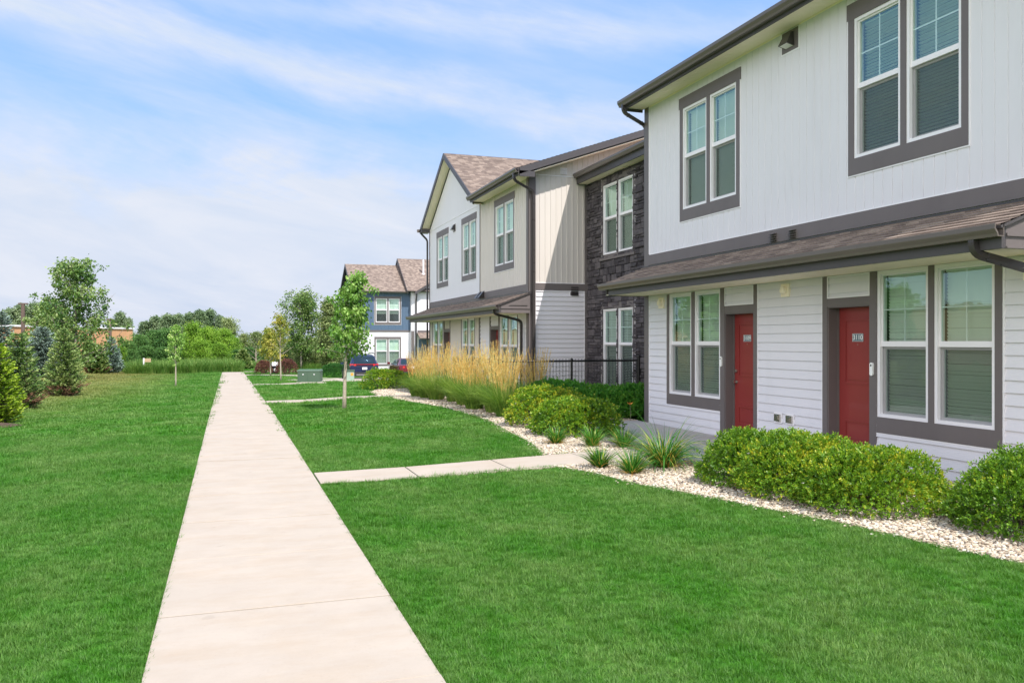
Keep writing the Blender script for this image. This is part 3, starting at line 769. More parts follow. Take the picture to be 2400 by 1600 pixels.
window(B, F0, [lowf[0][:2], lowf[1][:2]], .6, 2.60, (32.57,34.43,.4,2.61), 1.66, far=True)
window(B, F0, [lowf[3][:2], lowf[4][:2]], .6, 2.62, (27.98,29.84,.4,2.63), 1.66, far=True)
window(B, F0, [lowf[6][:2], lowf[7][:2]], .65, 2.60, (23.42,25.22,.45,2.61), 1.66, far=True)
door(B, F0, 31.52, 32.39, 0, 2.19, 'a1', None, 'dark red door deep under the far porch')
door(B, F0, 25.34, 26.155, 0, 2.20, 'a1', None, 'red door under the near end of the far porch')
wedge_light(B, F0, 30.62, 30.98, 5.98, 6.28, 'dark wedge wall light between the two far upper windows')
louvre(B, FE, 9.148, 9.371, 6.668, 6.86, 'frame', 'small white louvre vent high on the beige end wall', .05)
louvre(B, FE, 9.47, 9.73, 3.13, 3.425, 'bronze', 'dark louvre vent low on the end wall', .06, flange='frame')
v = MB()
for a in (27.30, 26.95):
    v = MB(); v.hexa([F0.p(a-.1,.03,3.28), F0.p(a+.1,.03,3.28), F0.p(a+.13,.24,3.27), F0.p(a-.13,.24,3.27), F0.p(a-.1,.03,3.50), F0.p(a+.1,.03,3.50), F0.p(a+.08,.07,3.48), F0.p(a-.08,.07,3.48)])
    lab(v.build('vent', M['bronze'], B), 'dark hooded exhaust vent over the far porch roof')
porch(22.35, 34.9, -.115, 'shingled porch roof of the far wing')
downspout(B, [(7.20,22.75,2.74), (7.20,22.75,2.60), (8.08,22.86,2.40), (8.08,22.86,.05)], .05, 'black downspout under the far porch')
downspout(B, [(7.63,22.2,6.55), (7.63,22.2,6.35), (8.29,22.40,6.10), (8.29,22.40,.0)], .05, 'tall dark downspout on the far wing corner')
downspout(B, [(7.85,35.2,6.65), (7.85,35.2,6.45), (8.10,35.03,6.15), (8.10,35.03,-.2)], .045, 'dark downspout on the farthest corner')
mainroof(22.05, 27.02, 7.66, 6.66, 14.2, 'brown shingled main roof of the far wing')
mainroof(27.021, 34.6, 8.34, 6.66+.35*.68, 14.2)
gutter(B, lambda t, o, z: (7.705-o, t, 6.54+z), 21.98, 27.05)
b = MB(); b.box(7.705, 7.74, 22.05, 27.0, 6.47, 6.65)
b.hexa([(7.74,22.02,6.50),(14.2,22.02,8.76),(14.2,22.05,8.76),(7.74,22.05,6.50),(7.74,22.02,6.69),(14.2,22.02,8.95),(14.2,22.05,8.95),(7.74,22.05,6.69)])
b.box(7.74, 8.20, 22.02, 22.06, 6.44, 6.60)
lab(b.build('fascia', M['fascia'], B), 'dark rake and eave boards of the far wing')
s = MB()
s.box(7.742, 8.185, 22.06, 27.0, 6.515, 6.53)
sl = .35
s.hexa([(8.19,22.06,6.60),(14.2,22.06,8.70),(14.2,22.49,8.70),(8.19,22.49,6.60),(8.19,22.06,6.62),(14.2,22.06,8.72),(14.2,22.49,8.72),(8.19,22.49,6.62)])
s.build('soffit', M['soffit'], B)
# cross gable
for sg in (-1, 1):
    yE = 31.15 + sg*4.12; zE = 9.02 - .58*4.12
    v = Vector((0, -sg, .58)).normalized(); L = 4.12*math.sqrt(1+.58**2)
    roof(B, (7.86 if sg > 0 else 7.86, yE, zE), (1,0,0), v, 7.0, L, 'roof', thick=.05, under=None, label='brown shingled slope of the cross gable' if sg < 0 else None, uoff=.4)
for sg in (-1, 1):
    b = MB(); s = MB()
    y0, z0, y1, z1 = 31.15 + sg*4.12, 9.02-.58*4.12, 31.15, 9.02
    b.hexa([(7.82,y0,z0-.20),(7.855,y0,z0-.20),(7.855,y1,z1-.20),(7.82,y1,z1-.20),(7.82,y0,z0+.015),(7.855,y0,z0+.015),(7.855,y1,z1+.015),(7.82,y1,z1+.015)])
    s.hexa([(7.856,y0,z0-.19),(8.18,y0,z0-.19),(8.18,y1,z1-.19),(7.856,y1,z1-.19),(7.856,y0,z0-.17),(8.18,y0,z0-.17),(8.18,y1,z1-.17),(7.856,y1,z1-.17)])
    for k in range(40):
        t0 = (k+.5)/40; yy = y0+(y1-y0)*t0; zz = z0+(z1-z0)*t0-.193
        s.hexa([(7.86,yy-.008,zz),(8.175,yy-.008,zz),(8.175,yy+.008,zz),(7.86,yy+.008,zz),(7.86,yy-.008,zz+.004),(8.175,yy-.008,zz+.004),(8.175,yy+.008,zz+.004),(7.86,yy+.008,zz+.004)])
    lab(b.build('fascia', M['fascia'], B), 'dark rake board of the pointed cross gable'); s.build('soffit', M['soffit'], B)
b = MB(); b.box(7.82, 8.18, 34.9, 35.25, 6.46, 6.60); b.build('fascia', M['fascia'], B)
gutter(B, lambda t, o, z: (t, 35.27+o, 6.50+z), 7.72, 14.0)
under_building()

# ------------------------------------------------------------------ blue townhouse far down the walk
B0 = B
B = empty('blue_townhouse', 'distant blue and white townhouse with brown shingle roofs behind the parked cars', 'building', loc=(12.5, 70, -.6))
BO = Matrix.Translation((-12.5, -70, .6))
FB = Face((0, 70), (1, 0), (0, -1)); FBL = Face((10.05, 0), (0, 1), (-1, 0))
hol = [(11.75,12.72,3.42,5.42),(12.84,13.78,3.42,5.42),(11.75,12.72,-.1,2.0),(12.84,13.78,-.1,2.0)]
w = MB(); ribs(w, FB, (10.2, 14.69, 2.74, 6.0), hol, kind='batten', pitch=.3); ribs(w, FBL, (70.1, 77.5, 2.74, 6.0), kind='batten', pitch=.3)
w.add([(10.04,70,6.0),(10.04,77.6,6.0),(10.04,73.8,8.25)], [(0,1,2)])
lab(w.build('wall', M['blue'], B), 'blue board siding of the upper floor')
w = MB(); lap(w, FB, (10.2, 14.69, -.6, 2.6), hol, zref=-.6, e=.2); lap(w, FBL, (70.1, 77.5, -.6, 2.6), zref=-.6, e=.2)
w.box(10.06, 14.7, 70.7, 77.6, -.7, 6.0); w.quad((10.06,70.02,-.7),(10.06,70.7,-.7),(10.06,70.7,6),(10.06,70.02,6))
for c in cells(10.06, 14.7, -.7, 6.0, hol): w.quad(FB.p(c[0],-.004,c[2]), FB.p(c[1],-.004,c[2]), FB.p(c[1],-.004,c[3]), FB.p(c[0],-.004,c[3]))
w.box(14.7, 26, 69.6, 77.6, -.7, 6.0); w.add([(15.2,69.59,6.0),(24,69.59,6.0),(19.6,69.59,8.6)], [(0,1,2)])
lab(w.build('wall', M['white_far'], B), 'white siding of the lower floor and the right wing')
t = MB()
FB.box(t, 10.04, 10.2, 0, .04, -.6, 6.0); FB.box(t, 10.2, 14.69, 0, .035, 2.6, 2.76); FBL.box(t, 70.0, 77.6, 0, .035, 2.6, 2.74)
FW = Face((0, 69.6), (1, 0), (0, -1)); FW.box(t, 14.7, 14.95, 0, .03, -.6, 2.7); FW.box(t, 15.25, 26, 0, .03, 2.55, 2.75)
t.build('trim_board', M['trim'], B)
window(B, FB, [hol[0][:2], hol[1][:2]], 3.42, 5.42, (11.63,13.9,3.22,5.60), 4.45, far=True, lift=.33, label='upper double window in the blue wall')
window(B, FB, [hol[2][:2], hol[3][:2]], -.1, 2.0, (11.63,13.9,-.28,2.2), .98, far=True, label='lower double window in the white wall')
w = MB(); FW.box(w, 15.35, 26, 0, .02, -.6, 2.0); lab(w.build('wall', M['blue'], B), 'blue wall under the small porch roof')
f = MB(); ring(f, FW, 16.2, 17.6, 0, 1.95, .08, .02, .06); FW.box(f, 16.28, 17.52, .02, .05, .93, 1.0); FW.box(f, 17.9, 19.3, .02, .06, 3.3, 5.5); wn = f.build('window', M['frame'], B)
g = MB(); g.quad(FW.p(16.28,.03,.08), FW.p(17.52,.03,.08), FW.p(17.52,.03,1.9), FW.p(16.28,.03,1.9)); g.build('pane', M['glass'], wn)
roof(B, (15.2, 68.4, 2.05), (1,0,0), Vector((0,1.2,.5)).normalized(), 8, 1.3, 'porch_roof', thick=.1, under=None)
v1 = Vector((0,1,.62)).normalized()
roof(B, (9.7, 69.65, 6.02), (1,0,0), v1, 4.8, 4.15*math.sqrt(1+.62**2), 'roof', thick=.05, under=None, label='brown shingle roof over the blue wing')
roof(B, (9.7, 77.95, 6.02), (1,0,0), Vector((0,-1,.62)).normalized(), 4.8, 4.15*math.sqrt(1+.62**2), 'roof', thick=.05, under=None)
roof(B, (14.3, 69.2, 6.05), (1,0,0), Vector((0,1,.70)).normalized(), 12, 4.5*math.sqrt(1+.7**2), 'roof', thick=.08, under=None, label='brown shingle roof with two white vent pipes')
roof(B, (14.3, 78.2, 6.05), (1,0,0), Vector((0,-1,.70)).normalized(), 12, 4.5*math.sqrt(1+.7**2), 'roof', thick=.08, under=None)
for sg in (-1, 1):
    roof(B, (19.6+sg*4.7, 69.1, 5.95), (0,1,0), Vector((-sg,0,.6)).normalized(), 4.6, 4.7*math.sqrt(1.36), 'roof', thick=.06, under=None)
b = MB()
for X, y0, z0, y1, z1 in ((9.7,69.65,6.02,73.8,8.593),(9.7,77.95,6.02,73.8,8.593),(14.3,69.2,6.05,73.7,9.2),(14.3,78.2,6.05,73.7,9.2)):
    b.hexa([(X-.03,y0,z0-.22),(X,y0,z0-.22),(X,y1,z1-.22),(X-.03,y1,z1-.22),(X-.03,y0,z0+.02),(X,y0,z0+.02),(X,y1,z1+.02),(X-.03,y1,z1+.02)])
b.add([(14.32,69.5,5.9),(14.32,77.9,5.9),(14.32,73.7,8.9)], [(0,1,2)])
for sg in (-1, 1):
    x0 = 19.6+sg*4.7
    b.hexa([(x0,69.06,5.73),(19.6,69.06,8.55),(19.6,69.09,8.55),(x0,69.09,5.73),(x0,69.06,5.97),(19.6,69.06,8.79),(19.6,69.09,8.79),(x0,69.09,5.97)])
b.build('fascia', M['fascia'], B)
gutter(B, lambda t, o, z: (t, 69.64-o, 5.9+z), 9.75, 14.5); 
s = MB(); s.box(9.75, 14.5, 69.66, 69.99, 5.93, 5.95); s.box(9.72, 10.03, 69.7, 77.8, 5.93, 5.95); s.build('soffit', M['soffit'], B)
downspout(B, [(15.1,69.35,5.85), (15.1,69.35,5.6), (15.1,69.52,5.3), (15.1,69.52,-.6)], .08)
for x in (16.2, 17.25):
    v = MB(); v.tube([(x,71.6,7.4), (x,71.6,8.95)], .075, 10); v.tube([(x,71.6,7.55), (x,71.6,7.75)], .16, 10); v.build('vent_pipe', M['frame'], B)
for o in COL.objects:
    if o.parent is B: o.matrix_local = BO
# ------------------------------------------------------------------ ground, walks, beds
def strip_mesh(name, rows, mat, thick=0.0, label=None, kind='structure'):
    """rows: list of rows of (x,y,z); a draped sheet"""
    mb = MB(); n = len(rows[0])
    for r in rows: mb.v += r
    for i in range(len(rows)-1):
        for k in range(n-1):
            a = i*n+k; mb.f.append([a, a+1, a+n+1, a+n]); mb.m.append(0)
    o = mb.build(name, mat); tag(o, kind=kind); return o
def axis(lims):
    out = []
    for a, b, st in lims:
        n = max(1, int(round((b-a)/st))); out += [a + (b-a)*k/n for k in range(n)]
    return out + [lims[-1][1]]
xs = axis([(-900,-200,100),(-200,-40,16),(-40,-16,1.5),(-16,-4,.6),(-4,-.5,.35),(-.5,1.15,.33),(1.15,8.4,.3),(8.4,30,1.8),(30,200,17),(200,900,100)])
ys = axis([(-300,-20,40),(-20,0,2),(0,26,.4),(26,70,.9),(70,120,5),(120,400,40),(400,1500,150)])
o = strip_mesh('ground', [[(x, y, zg(x, y)) for x in xs] for y in ys], M['turf'])

PX0, PX1 = -.44, 1.085
walk = MB(); joints = [4.34 + 1.47*k for k in range(-4, 43)]
def slab(mb, P, top=.022, g=.012, rnd=0.0):
    """P four corners (x,y), a concrete panel with eased edges"""
    cx = sum(p[0] for p in P)/4; cy = sum(p[1] for p in P)/4
    def ins(p, d): 
        v = Vector((cx-p[0], cy-p[1])); l = v.length; return (p[0]+v.x/l*d, p[1]+v.y/l*d)
    A_ = [ins(p, g) for p in P]; B_ = [ins(p, g+.004) for p in P]
    v = [(x, y, zg(x, y)-.03) for x, y in A_] + [(x, y, zg(x, y)+top-.003) for x, y in A_] + [(x, y, zg(x, y)+top) for x, y in B_]
    mb.add(v, [(0,1,5,4),(1,2,6,5),(2,3,7,6),(3,0,4,7),(4,5,9,8),(5,6,10,9),(6,7,11,10),(7,4,8,11),(8,9,10,11)])
for a, b in zip(joints, joints[1:]): slab(walk, [(PX0,a),(PX1,a),(PX1,b),(PX0,b)], .022 + RN.uniform(-.003,.003))
o = walk.build('walkway', M['concrete']); tag(o, kind='structure')
j = strip_mesh('walkway_joint', [[(x, y, zg(x, y)+.006) for x in (PX0+.01, .3, PX1-.01)] for y in axis([(-1.4, 66, .7)])], M['joint'])
def branch(name, pts, mat='concrete'):
    mb = MB()
    for P in pts: slab(mb, P)
    o = mb.build(name, M[mat]); tag(o, kind='structure'); return o
def lerp2(a, b, t): return (a[0]+(b[0]-a[0])*t, a[1]+(b[1]-a[1])*t)
def panels(L0, L1, R0, R1, n):
    return [[lerp2(L0, L1, k/n), lerp2(L0, L1, (k+1)/n), lerp2(R0, R1, (k+1)/n), lerp2(R0, R1, k/n)] for k in range(n)]
branch('side_path', panels((1.09,10.66),(6.15,10.42),(1.09,11.55),(6.15,11.62),4))
branch('side_path', panels((1.09,25.75),(7.0,25.85),(1.09,26.85),(7.0,26.75),5))
branch('side_path', panels((1.09,39.9),(4.5,40.8),(1.09,40.9),(4.5,41.9),3))
branch('side_path', panels((1.09,56.9),(3.6,54.6),(1.09,58.3),(4.4,56.0),2) + panels((3.65,54.5),(4.5,49.6),(4.45,55.9),(5.6,50.8),4))
branch('side_path', panels((1.09,66.0),(7,66.4),(1.09,67.6),(7,68.0),5))
branch('patio', panels((6.3,8.85),(6.16,10.40),(8.16,8.85),(8.16,10.40),1) + panels((6.16,10.44),(6.9,15.75),(8.16,10.44),(8.16,15.75),3), 'patio')
branch('driveway', panels((4.5,43.3),(30,43.3),(2.6,46.2),(30,47),10) + panels((2.65,46.3),(30,47.1),(5.3,50.5),(30,50.5),10) + panels((6.9,50.6),(30,50.6),(6.9,61),(30,61),10))
low_edge = [(0,6.1),(3,5.9),(4.67,5.65),(5.49,5.47),(6.17,5.39),(6.77,5.23),(7.36,5.05),(7.97,4.87),(8.78,4.63),(10.12,4.4),(10.62,4.2)]
up_edge = [(11.6,4.44),(12.77,4.75),(14.38,4.92),(17.05,5.26),(18.47,5.26),(20.32,5.2),(22.25,4.83),(25.06,4.6),(26.8,4.57),(30.42,4.86),(32.5,5.6),(34.5,6.6)]
def xedge(y):
    for E in (low_edge, up_edge):
        if E[0][0] <= y <= E[-1][0]:
            for (y0, x0), (y1, x1) in zip(E, E[1:]):
                if y0 <= y <= y1: return x0 + (x1-x0)*(y-y0)/(y1-y0)
    return None
for E in (low_edge, up_edge):
    rows = []
    for y in axis([(E[0][0], E[-1][0], .2)]):
        x0 = xedge(min(max(y, E[0][0]), E[-1][0])); rows.append([(x0+(8.2-x0)*k/14, y, zg(x0+(8.2-x0)*k/14, y)+.008) for k in range(15)])
    strip_mesh('gravel_bed', rows, M['gravelbase'])
DRIVE = [(4.5,43.3),(30,43.3),(30,61),(6.9,61),(6.9,50.5),(5.3,50.5),(2.6,46.2)]
CURVE = [(1.09,56.9),(3.6,54.6),(4.5,49.6),(5.6,50.8),(4.4,56.0),(1.09,58.3)]
def lawn(x, y):
    if PX0-.01 < x < PX1+.01 and y < 66.2: return False
    if x > 7.3 and y < 36 : return False
    if 1.0 < x < 6.5 and 10.66 - .05*(x-1)/5 < y < 11.57+.02: return False
    if 1.0 < x < 7 and (25.73 < y < 26.86): return False
    if 1.0 < x < 4.6 and 39.7+.27*(x-1) < y < 40.8+.27*(x-1): return False
    e = xedge(y)
    if e is not None and x > e: return False
    if y < 12 and x > 6: return False
    if y > 42:
        if inpoly(x, y, DRIVE) or inpoly(x, y, CURVE): return False
        if 66 < y < 68 and 1 < x < 7: return False
    return True

# ------------------------------------------------------------------ instancer for uncountable stuff
def instancer(name, P, protos, rot, scl, pick, label, cat=None):
    me = bpy.data.meshes.new(name); n = len(P)
    me.vertices.add(n); me.vertices.foreach_set('co', np.asarray(P, dtype=np.float32).ravel())
    for nm, ty, dat, key in (('rotv','FLOAT_VECTOR',rot,'vector'), ('scl','FLOAT_VECTOR',scl,'vector'), ('pick','INT',pick,'value')):
        a = me.attributes.new(nm, ty, 'POINT')
        a.data.foreach_set(key, np.asarray(dat, dtype=(np.int32 if ty == 'INT' else np.float32)).ravel())
    o = put(name, me); tag(o, label, cat, kind='stuff')
    ng = bpy.data.node_groups.new(name+'_nodes', 'GeometryNodeTree')
    ng.interface.new_socket('Geometry', in_out='INPUT', socket_type='NodeSocketGeometry')
    ng.interface.new_socket('Geometry', in_out='OUTPUT', socket_type='NodeSocketGeometry')
    gi = ng.nodes.new('NodeGroupInput'); go = ng.nodes.new('NodeGroupOutput')
    iop = ng.nodes.new('GeometryNodeInstanceOnPoints'); jn = ng.nodes.new('GeometryNodeJoinGeometry')
    for pm in reversed(protos):
        po = bpy.data.objects.new(pm.name, pm)
        oi = ng.nodes.new('GeometryNodeObjectInfo'); oi.inputs['Object'].default_value = po
        g2 = ng.nodes.new('GeometryNodeGeometryToInstance')
        ng.links.new(oi.outputs['Geometry'], g2.inputs[0]); ng.links.new(g2.outputs[0], jn.inputs[0])
    def na(nm, ty):
        q = ng.nodes.new('GeometryNodeInputNamedAttribute'); q.data_type = ty; q.inputs['Name'].default_value = nm
        return q.outputs['Attribute']
    ng.links.new(gi.outputs[0], iop.inputs['Points']); ng.links.new(jn.outputs[0], iop.inputs['Instance'])
    iop.inputs['Pick Instance'].default_value = True
    ng.links.new(na('pick','INT'), iop.inputs['Instance Index'])
    ng.links.new(na('rotv','FLOAT_VECTOR'), iop.inputs['Rotation']); ng.links.new(na('scl','FLOAT_VECTOR'), iop.inputs['Scale'])
    ng.links.new(iop.outputs[0], go.inputs[0])
    md = o.modifiers.new('scatter', 'NODES'); md.node_group = ng
    return o
def ribbons(n, base_r, length, width, lean, curl, segs=3, seed=1, base_pow=.5, up=1.0):
    """bent tapering blades, (n*segs,4,3) quads and a per-blade tint"""
    r = np.random.default_rng(seed)
    az = r.uniform(0, 2*PI, n); rad = base_r*r.uniform(0, 1, n)**base_pow; a0 = az + r.normal(0, .5, n)
    L = length*r.uniform(.6, 1.1, n); W = width*r.uniform(.7, 1.2, n)
    ln = lean*r.uniform(.15, 1.0, n) ; cu = curl*r.uniform(.3, 1.2, n)
    p = np.stack([rad*np.cos(az), rad*np.sin(az), np.zeros(n)], 1)
    side = np.stack([-np.sin(a0), np.cos(a0), np.zeros(n)], 1)
    tw = r.uniform(-.8, .8, n); 
    qs = []; ang = ln.copy(); prev = p; wp = W
    for k in range(segs):
        d = np.stack([np.sin(ang)*np.cos(a0), np.sin(ang)*np.sin(a0), np.cos(ang)*up], 1)
        nx = prev + d*(L/segs)[:, None]
        wn = W*(1-((k+1)/segs)**1.6) + W*.06
        sd = side*np.cos(tw)[:, None] + np.cross(d, side)*np.sin(tw)[:, None]*.6
        qs.append(np.stack([prev - sd*wp[:, None]/2, prev + sd*wp[:, None]/2, nx + sd*wn[:, None]/2, nx - sd*wn[:, None]/2], 1))
        prev = nx; wp = wn; ang = ang + cu/segs
    t = r.uniform(0, 1, n)
    return np.concatenate(qs), np.tile(t, segs), prev
# --- lawn
protos = []
for k, (nb, br, ln_, wd) in enumerate([(18,.04,.046,.0042),(18,.04,.052,.004),(16,.04,.042,.0046),(12,.05,.062,.0036)]):
    q, t, _ = ribbons(nb, br, ln_, wd, .75, .9, 2, 30+k); protos.append(quads_mesh('grass_tuft', q, M['grass'], t))
for k in range(3):
    q, t, _ = ribbons(38, .14, .058, .010, .8, .8, 2, 40+k); protos.append(quads_mesh('grass_clump', q, M['grass'], t))
for k in range(2):
    q, t, _ = ribbons(44, .32, .07, .025, .8, .8, 1, 50+k); protos.append(quads_mesh('grass_patch', q, M['grass'], t))
P = []; RT = []; S = []; K = []
rr = random.Random(77)
sY, cY = math.sin(math.radians(18.83)), math.cos(math.radians(18.83))
for f0, f1, dens, picks, sc in ((1.5,3.6,420,(0,1,2,3),1.1),(3.6,7,950,(0,1,2,3),.95),(7,10.5,640,(0,1,2,3),1.1),(10.5,16,330,(0,1,2,3),1.35),(16,24,42,(4,5,6),1.15),(24,38,20,(4,5,6),1.5),(38,72,4.2,(7,8),1.2)):
    area = .5*(f1*f1-f0*f0)*1.75
    for _ in range(int(area*dens)):
        f = math.sqrt(rr.uniform(f0*f0, f1*f1)); r_ = rr.uniform(-.8, .95)*f
        x = f*sY + r_*cY; y = f*cY - r_*sY
        if y < -1 or not lawn(x, y): continue
        P.append((x, y, zg(x, y)-.003)); RT.append((rr.uniform(-.12,.12), rr.uniform(-.12,.12), rr.uniform(0, 6.283)))
        hz = .8 + .35*noise.noise(Vector((x*.9, y*.9, 0))) + .2*noise.noise(Vector((x*4, y*4, 3)))
        s = sc*rr.uniform(.75, 1.2); S.append((s, s, s*max(.5, hz + .15))); K.append(rr.choice(picks))
instancer('grass', P, protos, RT, S, K, 'mown green lawn grass on both sides of the concrete walk', 'grass')
# ragged fringe where the turf meets the walk edges
P = []; RT = []; S = []; K = []
def fringe(x, y):
    P.append((x, y, zg(x, y))); RT.append((rr.uniform(-.2,.2), rr.uniform(-.2,.2), rr.uniform(0,6.28))); s = rr.uniform(.35,.75); S.append((s,s,s)); K.append(rr.randrange(4))
for _ in range(2600):
    y = 2.5 + 8*rr.random()**1.2; 
    if noise.noise(Vector((y*1.7, 0, 1))) > -.35: fringe(PX0 - abs(rr.gauss(.012,.03)) , y)
    if not (10.6 < y < 11.6) and noise.noise(Vector((y*1.7, 5, 1))) > -.35: fringe(PX1 + abs(rr.gauss(.012,.03)), y)
for _ in range(900):
    x = rr.uniform(1.1, 4.4); fringe(x, 10.655-.05*(x-1)/5 - abs(rr.gauss(.0,.03)) + .01)
    x = rr.uniform(1.1, 4.4); fringe(x, 11.57 + abs(rr.gauss(.0,.03)))
for _ in range(5000):
    y = rr.uniform(4, 25); e = xedge(y)
    if e: fringe(e + rr.gauss(-.01,.03), y)
instancer('grass', P, protos[:4], RT, S, K, 'untrimmed grass fringe along the walk and gravel edges', 'grass')
# --- river gravel
pp = []
for k in range(5):
    import bmesh
    bm = bmesh.new(); bmesh.ops.create_icosphere(bm, subdivisions=2, radius=1)
    off = Vector((k*7.3, 1, 2))
    for v in bm.verts:
        d = v.co.normalized(); v.co = d*(1 + .28*noise.noise(d*1.3 + off)); v.co.x *= 1.25; v.co.z *= .62
    me = bpy.data.meshes.new('pebble'); bm.to_mesh(me); bm.free(); me.materials.append(M['pebble'])
    me.polygons.foreach_set('use_smooth', [True]*len(me.polygons)); pp.append(me)
P = []; RT = []; S = []; K = []
for y0, y1, dn in ((1.2,3.6,900),(3.6,10.66,1900),(11.6,17,1500),(17,25.7,420),(26.9,34,260)):
    for _ in range(int((y1-y0)*3.6*dn)):
        y = rr.uniform(y0, y1); e = xedge(y)
        if e is None: continue
        x = e + 3.4*rr.random()
        if x > 8.17 or (x > 6.2 and 8.8 < y < 15.7) : continue
        if 10.4 < y < 11.63 and x < 6.2 and not y < 10.64 - .05: continue
        s = rr.uniform(.0085, .019)*(1 if y < 17 else 1.5)
        P.append((x, y, zg(x, y) + .010 + rr.uniform(0, .014))); RT.append((rr.uniform(-.5,.5), rr.uniform(-.5,.5), rr.uniform(0,6.28)))
        S.append((s, s*rr.uniform(.75,1.1), s*rr.uniform(.7,1.1))); K.append(rr.randrange(5))
for _ in range(260):                          # strays on the lawn edge and the side path
    y = rr.uniform(5, 17); e = xedge(y)
    if e is None: continue
    s = rr.uniform(.008,.014); P.append((e - abs(rr.gauss(0,.06)), y, zg(e, y)+.012)); RT.append((0,0,rr.uniform(0,6))); S.append((s,s,s)); K.append(rr.randrange(5))
instancer('gravel', P, pp, RT, S, K, 'pale river gravel in the planting beds', 'gravel')

# ------------------------------------------------------------------ plants
def at(px, f):
    """ground position at a bearing and depth from the walk"""
    r = (px-1200)/1950*f; return (f*sY + r*cY, f*cY - r*sY)
def leaves(C, Nn, L, W, seed, fold=.0):
    """diamond leaves: centres C, growth directions Nn"""
    r = np.random.default_rng(seed); n = len(C)
    d = Nn/np.maximum(1e-6, np.linalg.norm(Nn, axis=1))[:, None]
    rv = r.normal(size=(n, 3)); s = np.cross(d, rv); s /= np.maximum(1e-6, np.linalg.norm(s, axis=1))[:, None]
    L = L*r.uniform(.65, 1.25, n)[:, None]; W = W*r.uniform(.7, 1.2, n)[:, None]
    return np.stack([C - d*L*.5, C + s*W*.5 - d*L*.05, C + d*L*.5, C - s*W*.5 - d*L*.05], 1)
LM = {
 'ninebark': leafmat('shrub_leaf_lime', (.026,.085,.008), (.125,.24,.014), (.44,.39,.03), .3, .42),
 'spirea': leafmat('shrub_leaf_green', (.022,.10,.012), (.055,.20,.02), (.13,.25,.03), .35, .5),
 'yew': leafmat('dense_leaf_dark', (.012,.05,.010), (.03,.11,.018), None, .2, .6),
 'barberry': leafmat('burgundy_leaf', (.05,.022,.018), (.14,.055,.045), (.22,.12,.07), .3, .6),
 'young': leafmat('young_tree_leaf', (.05,.13,.02), (.13,.25,.04), (.32,.42,.14), .38, .4, 1.55),
 'maple': leafmat('open_tree_leaf', (.028,.075,.018), (.09,.16,.035), (.24,.30,.11), .35, .45, 1.6),
 'lime': leafmat('bright_willow_leaf', (.06,.13,.012), (.14,.27,.022), (.25,.38,.05), .35, .6),
 'dense': leafmat('woodland_leaf', (.025,.07,.018), (.055,.13,.028), (.11,.19,.05), .35, .6, 1.7),
 'olive': leafmat('olive_leaf', (.045,.075,.025), (.10,.14,.045), (.20,.23,.09), .35, .6, 1.75),
 'poplar': leafmat('poplar_leaf', (.05,.085,.045), (.10,.145,.075), (.20,.24,.15), .35, .6, 2.1),
 'pale': leafmat('pale_leaf', (.12,.16,.06), (.22,.27,.11), (.32,.36,.17), .3, .6),
 'larch': leafmat('sparse_yellow_leaf', (.07,.11,.015), (.17,.21,.025), (.30,.27,.05), .3, .6),
 'spruce': leafmat('green_spruce_needle', (.040,.090,.022), (.11,.18,.05), (.25,.30,.11), .15, .6, 1.6),
 'bluespruce': leafmat('blue_spruce_needle', (.055,.085,.07), (.13,.18,.155), (.28,.35,.32), .12, .6, 1.5),
 'yellowspruce': leafmat('yellow_green_spruce_needle', (.04,.10,.008), (.12,.21,.012), (.27,.36,.03), .2, .6),
 'reed': leafmat('tall_grass_blade', (.03,.085,.015), (.075,.165,.025), (.17,.24,.06), .35, .6, 1.6),
 'featherblade': leafmat('feather_reed_blade', (.055,.14,.02), (.18,.29,.04), (.28,.30,.09), .3, .55),
 'plume': leafmat('golden_plume', (.62,.36,.09), (.86,.58,.20), (.93,.77,.40), .35, .7, 1.0),
 'lily': leafmat('daylily_blade', (.022,.10,.012), (.06,.20,.02), (.34,.38,.07), .35, .4),
}
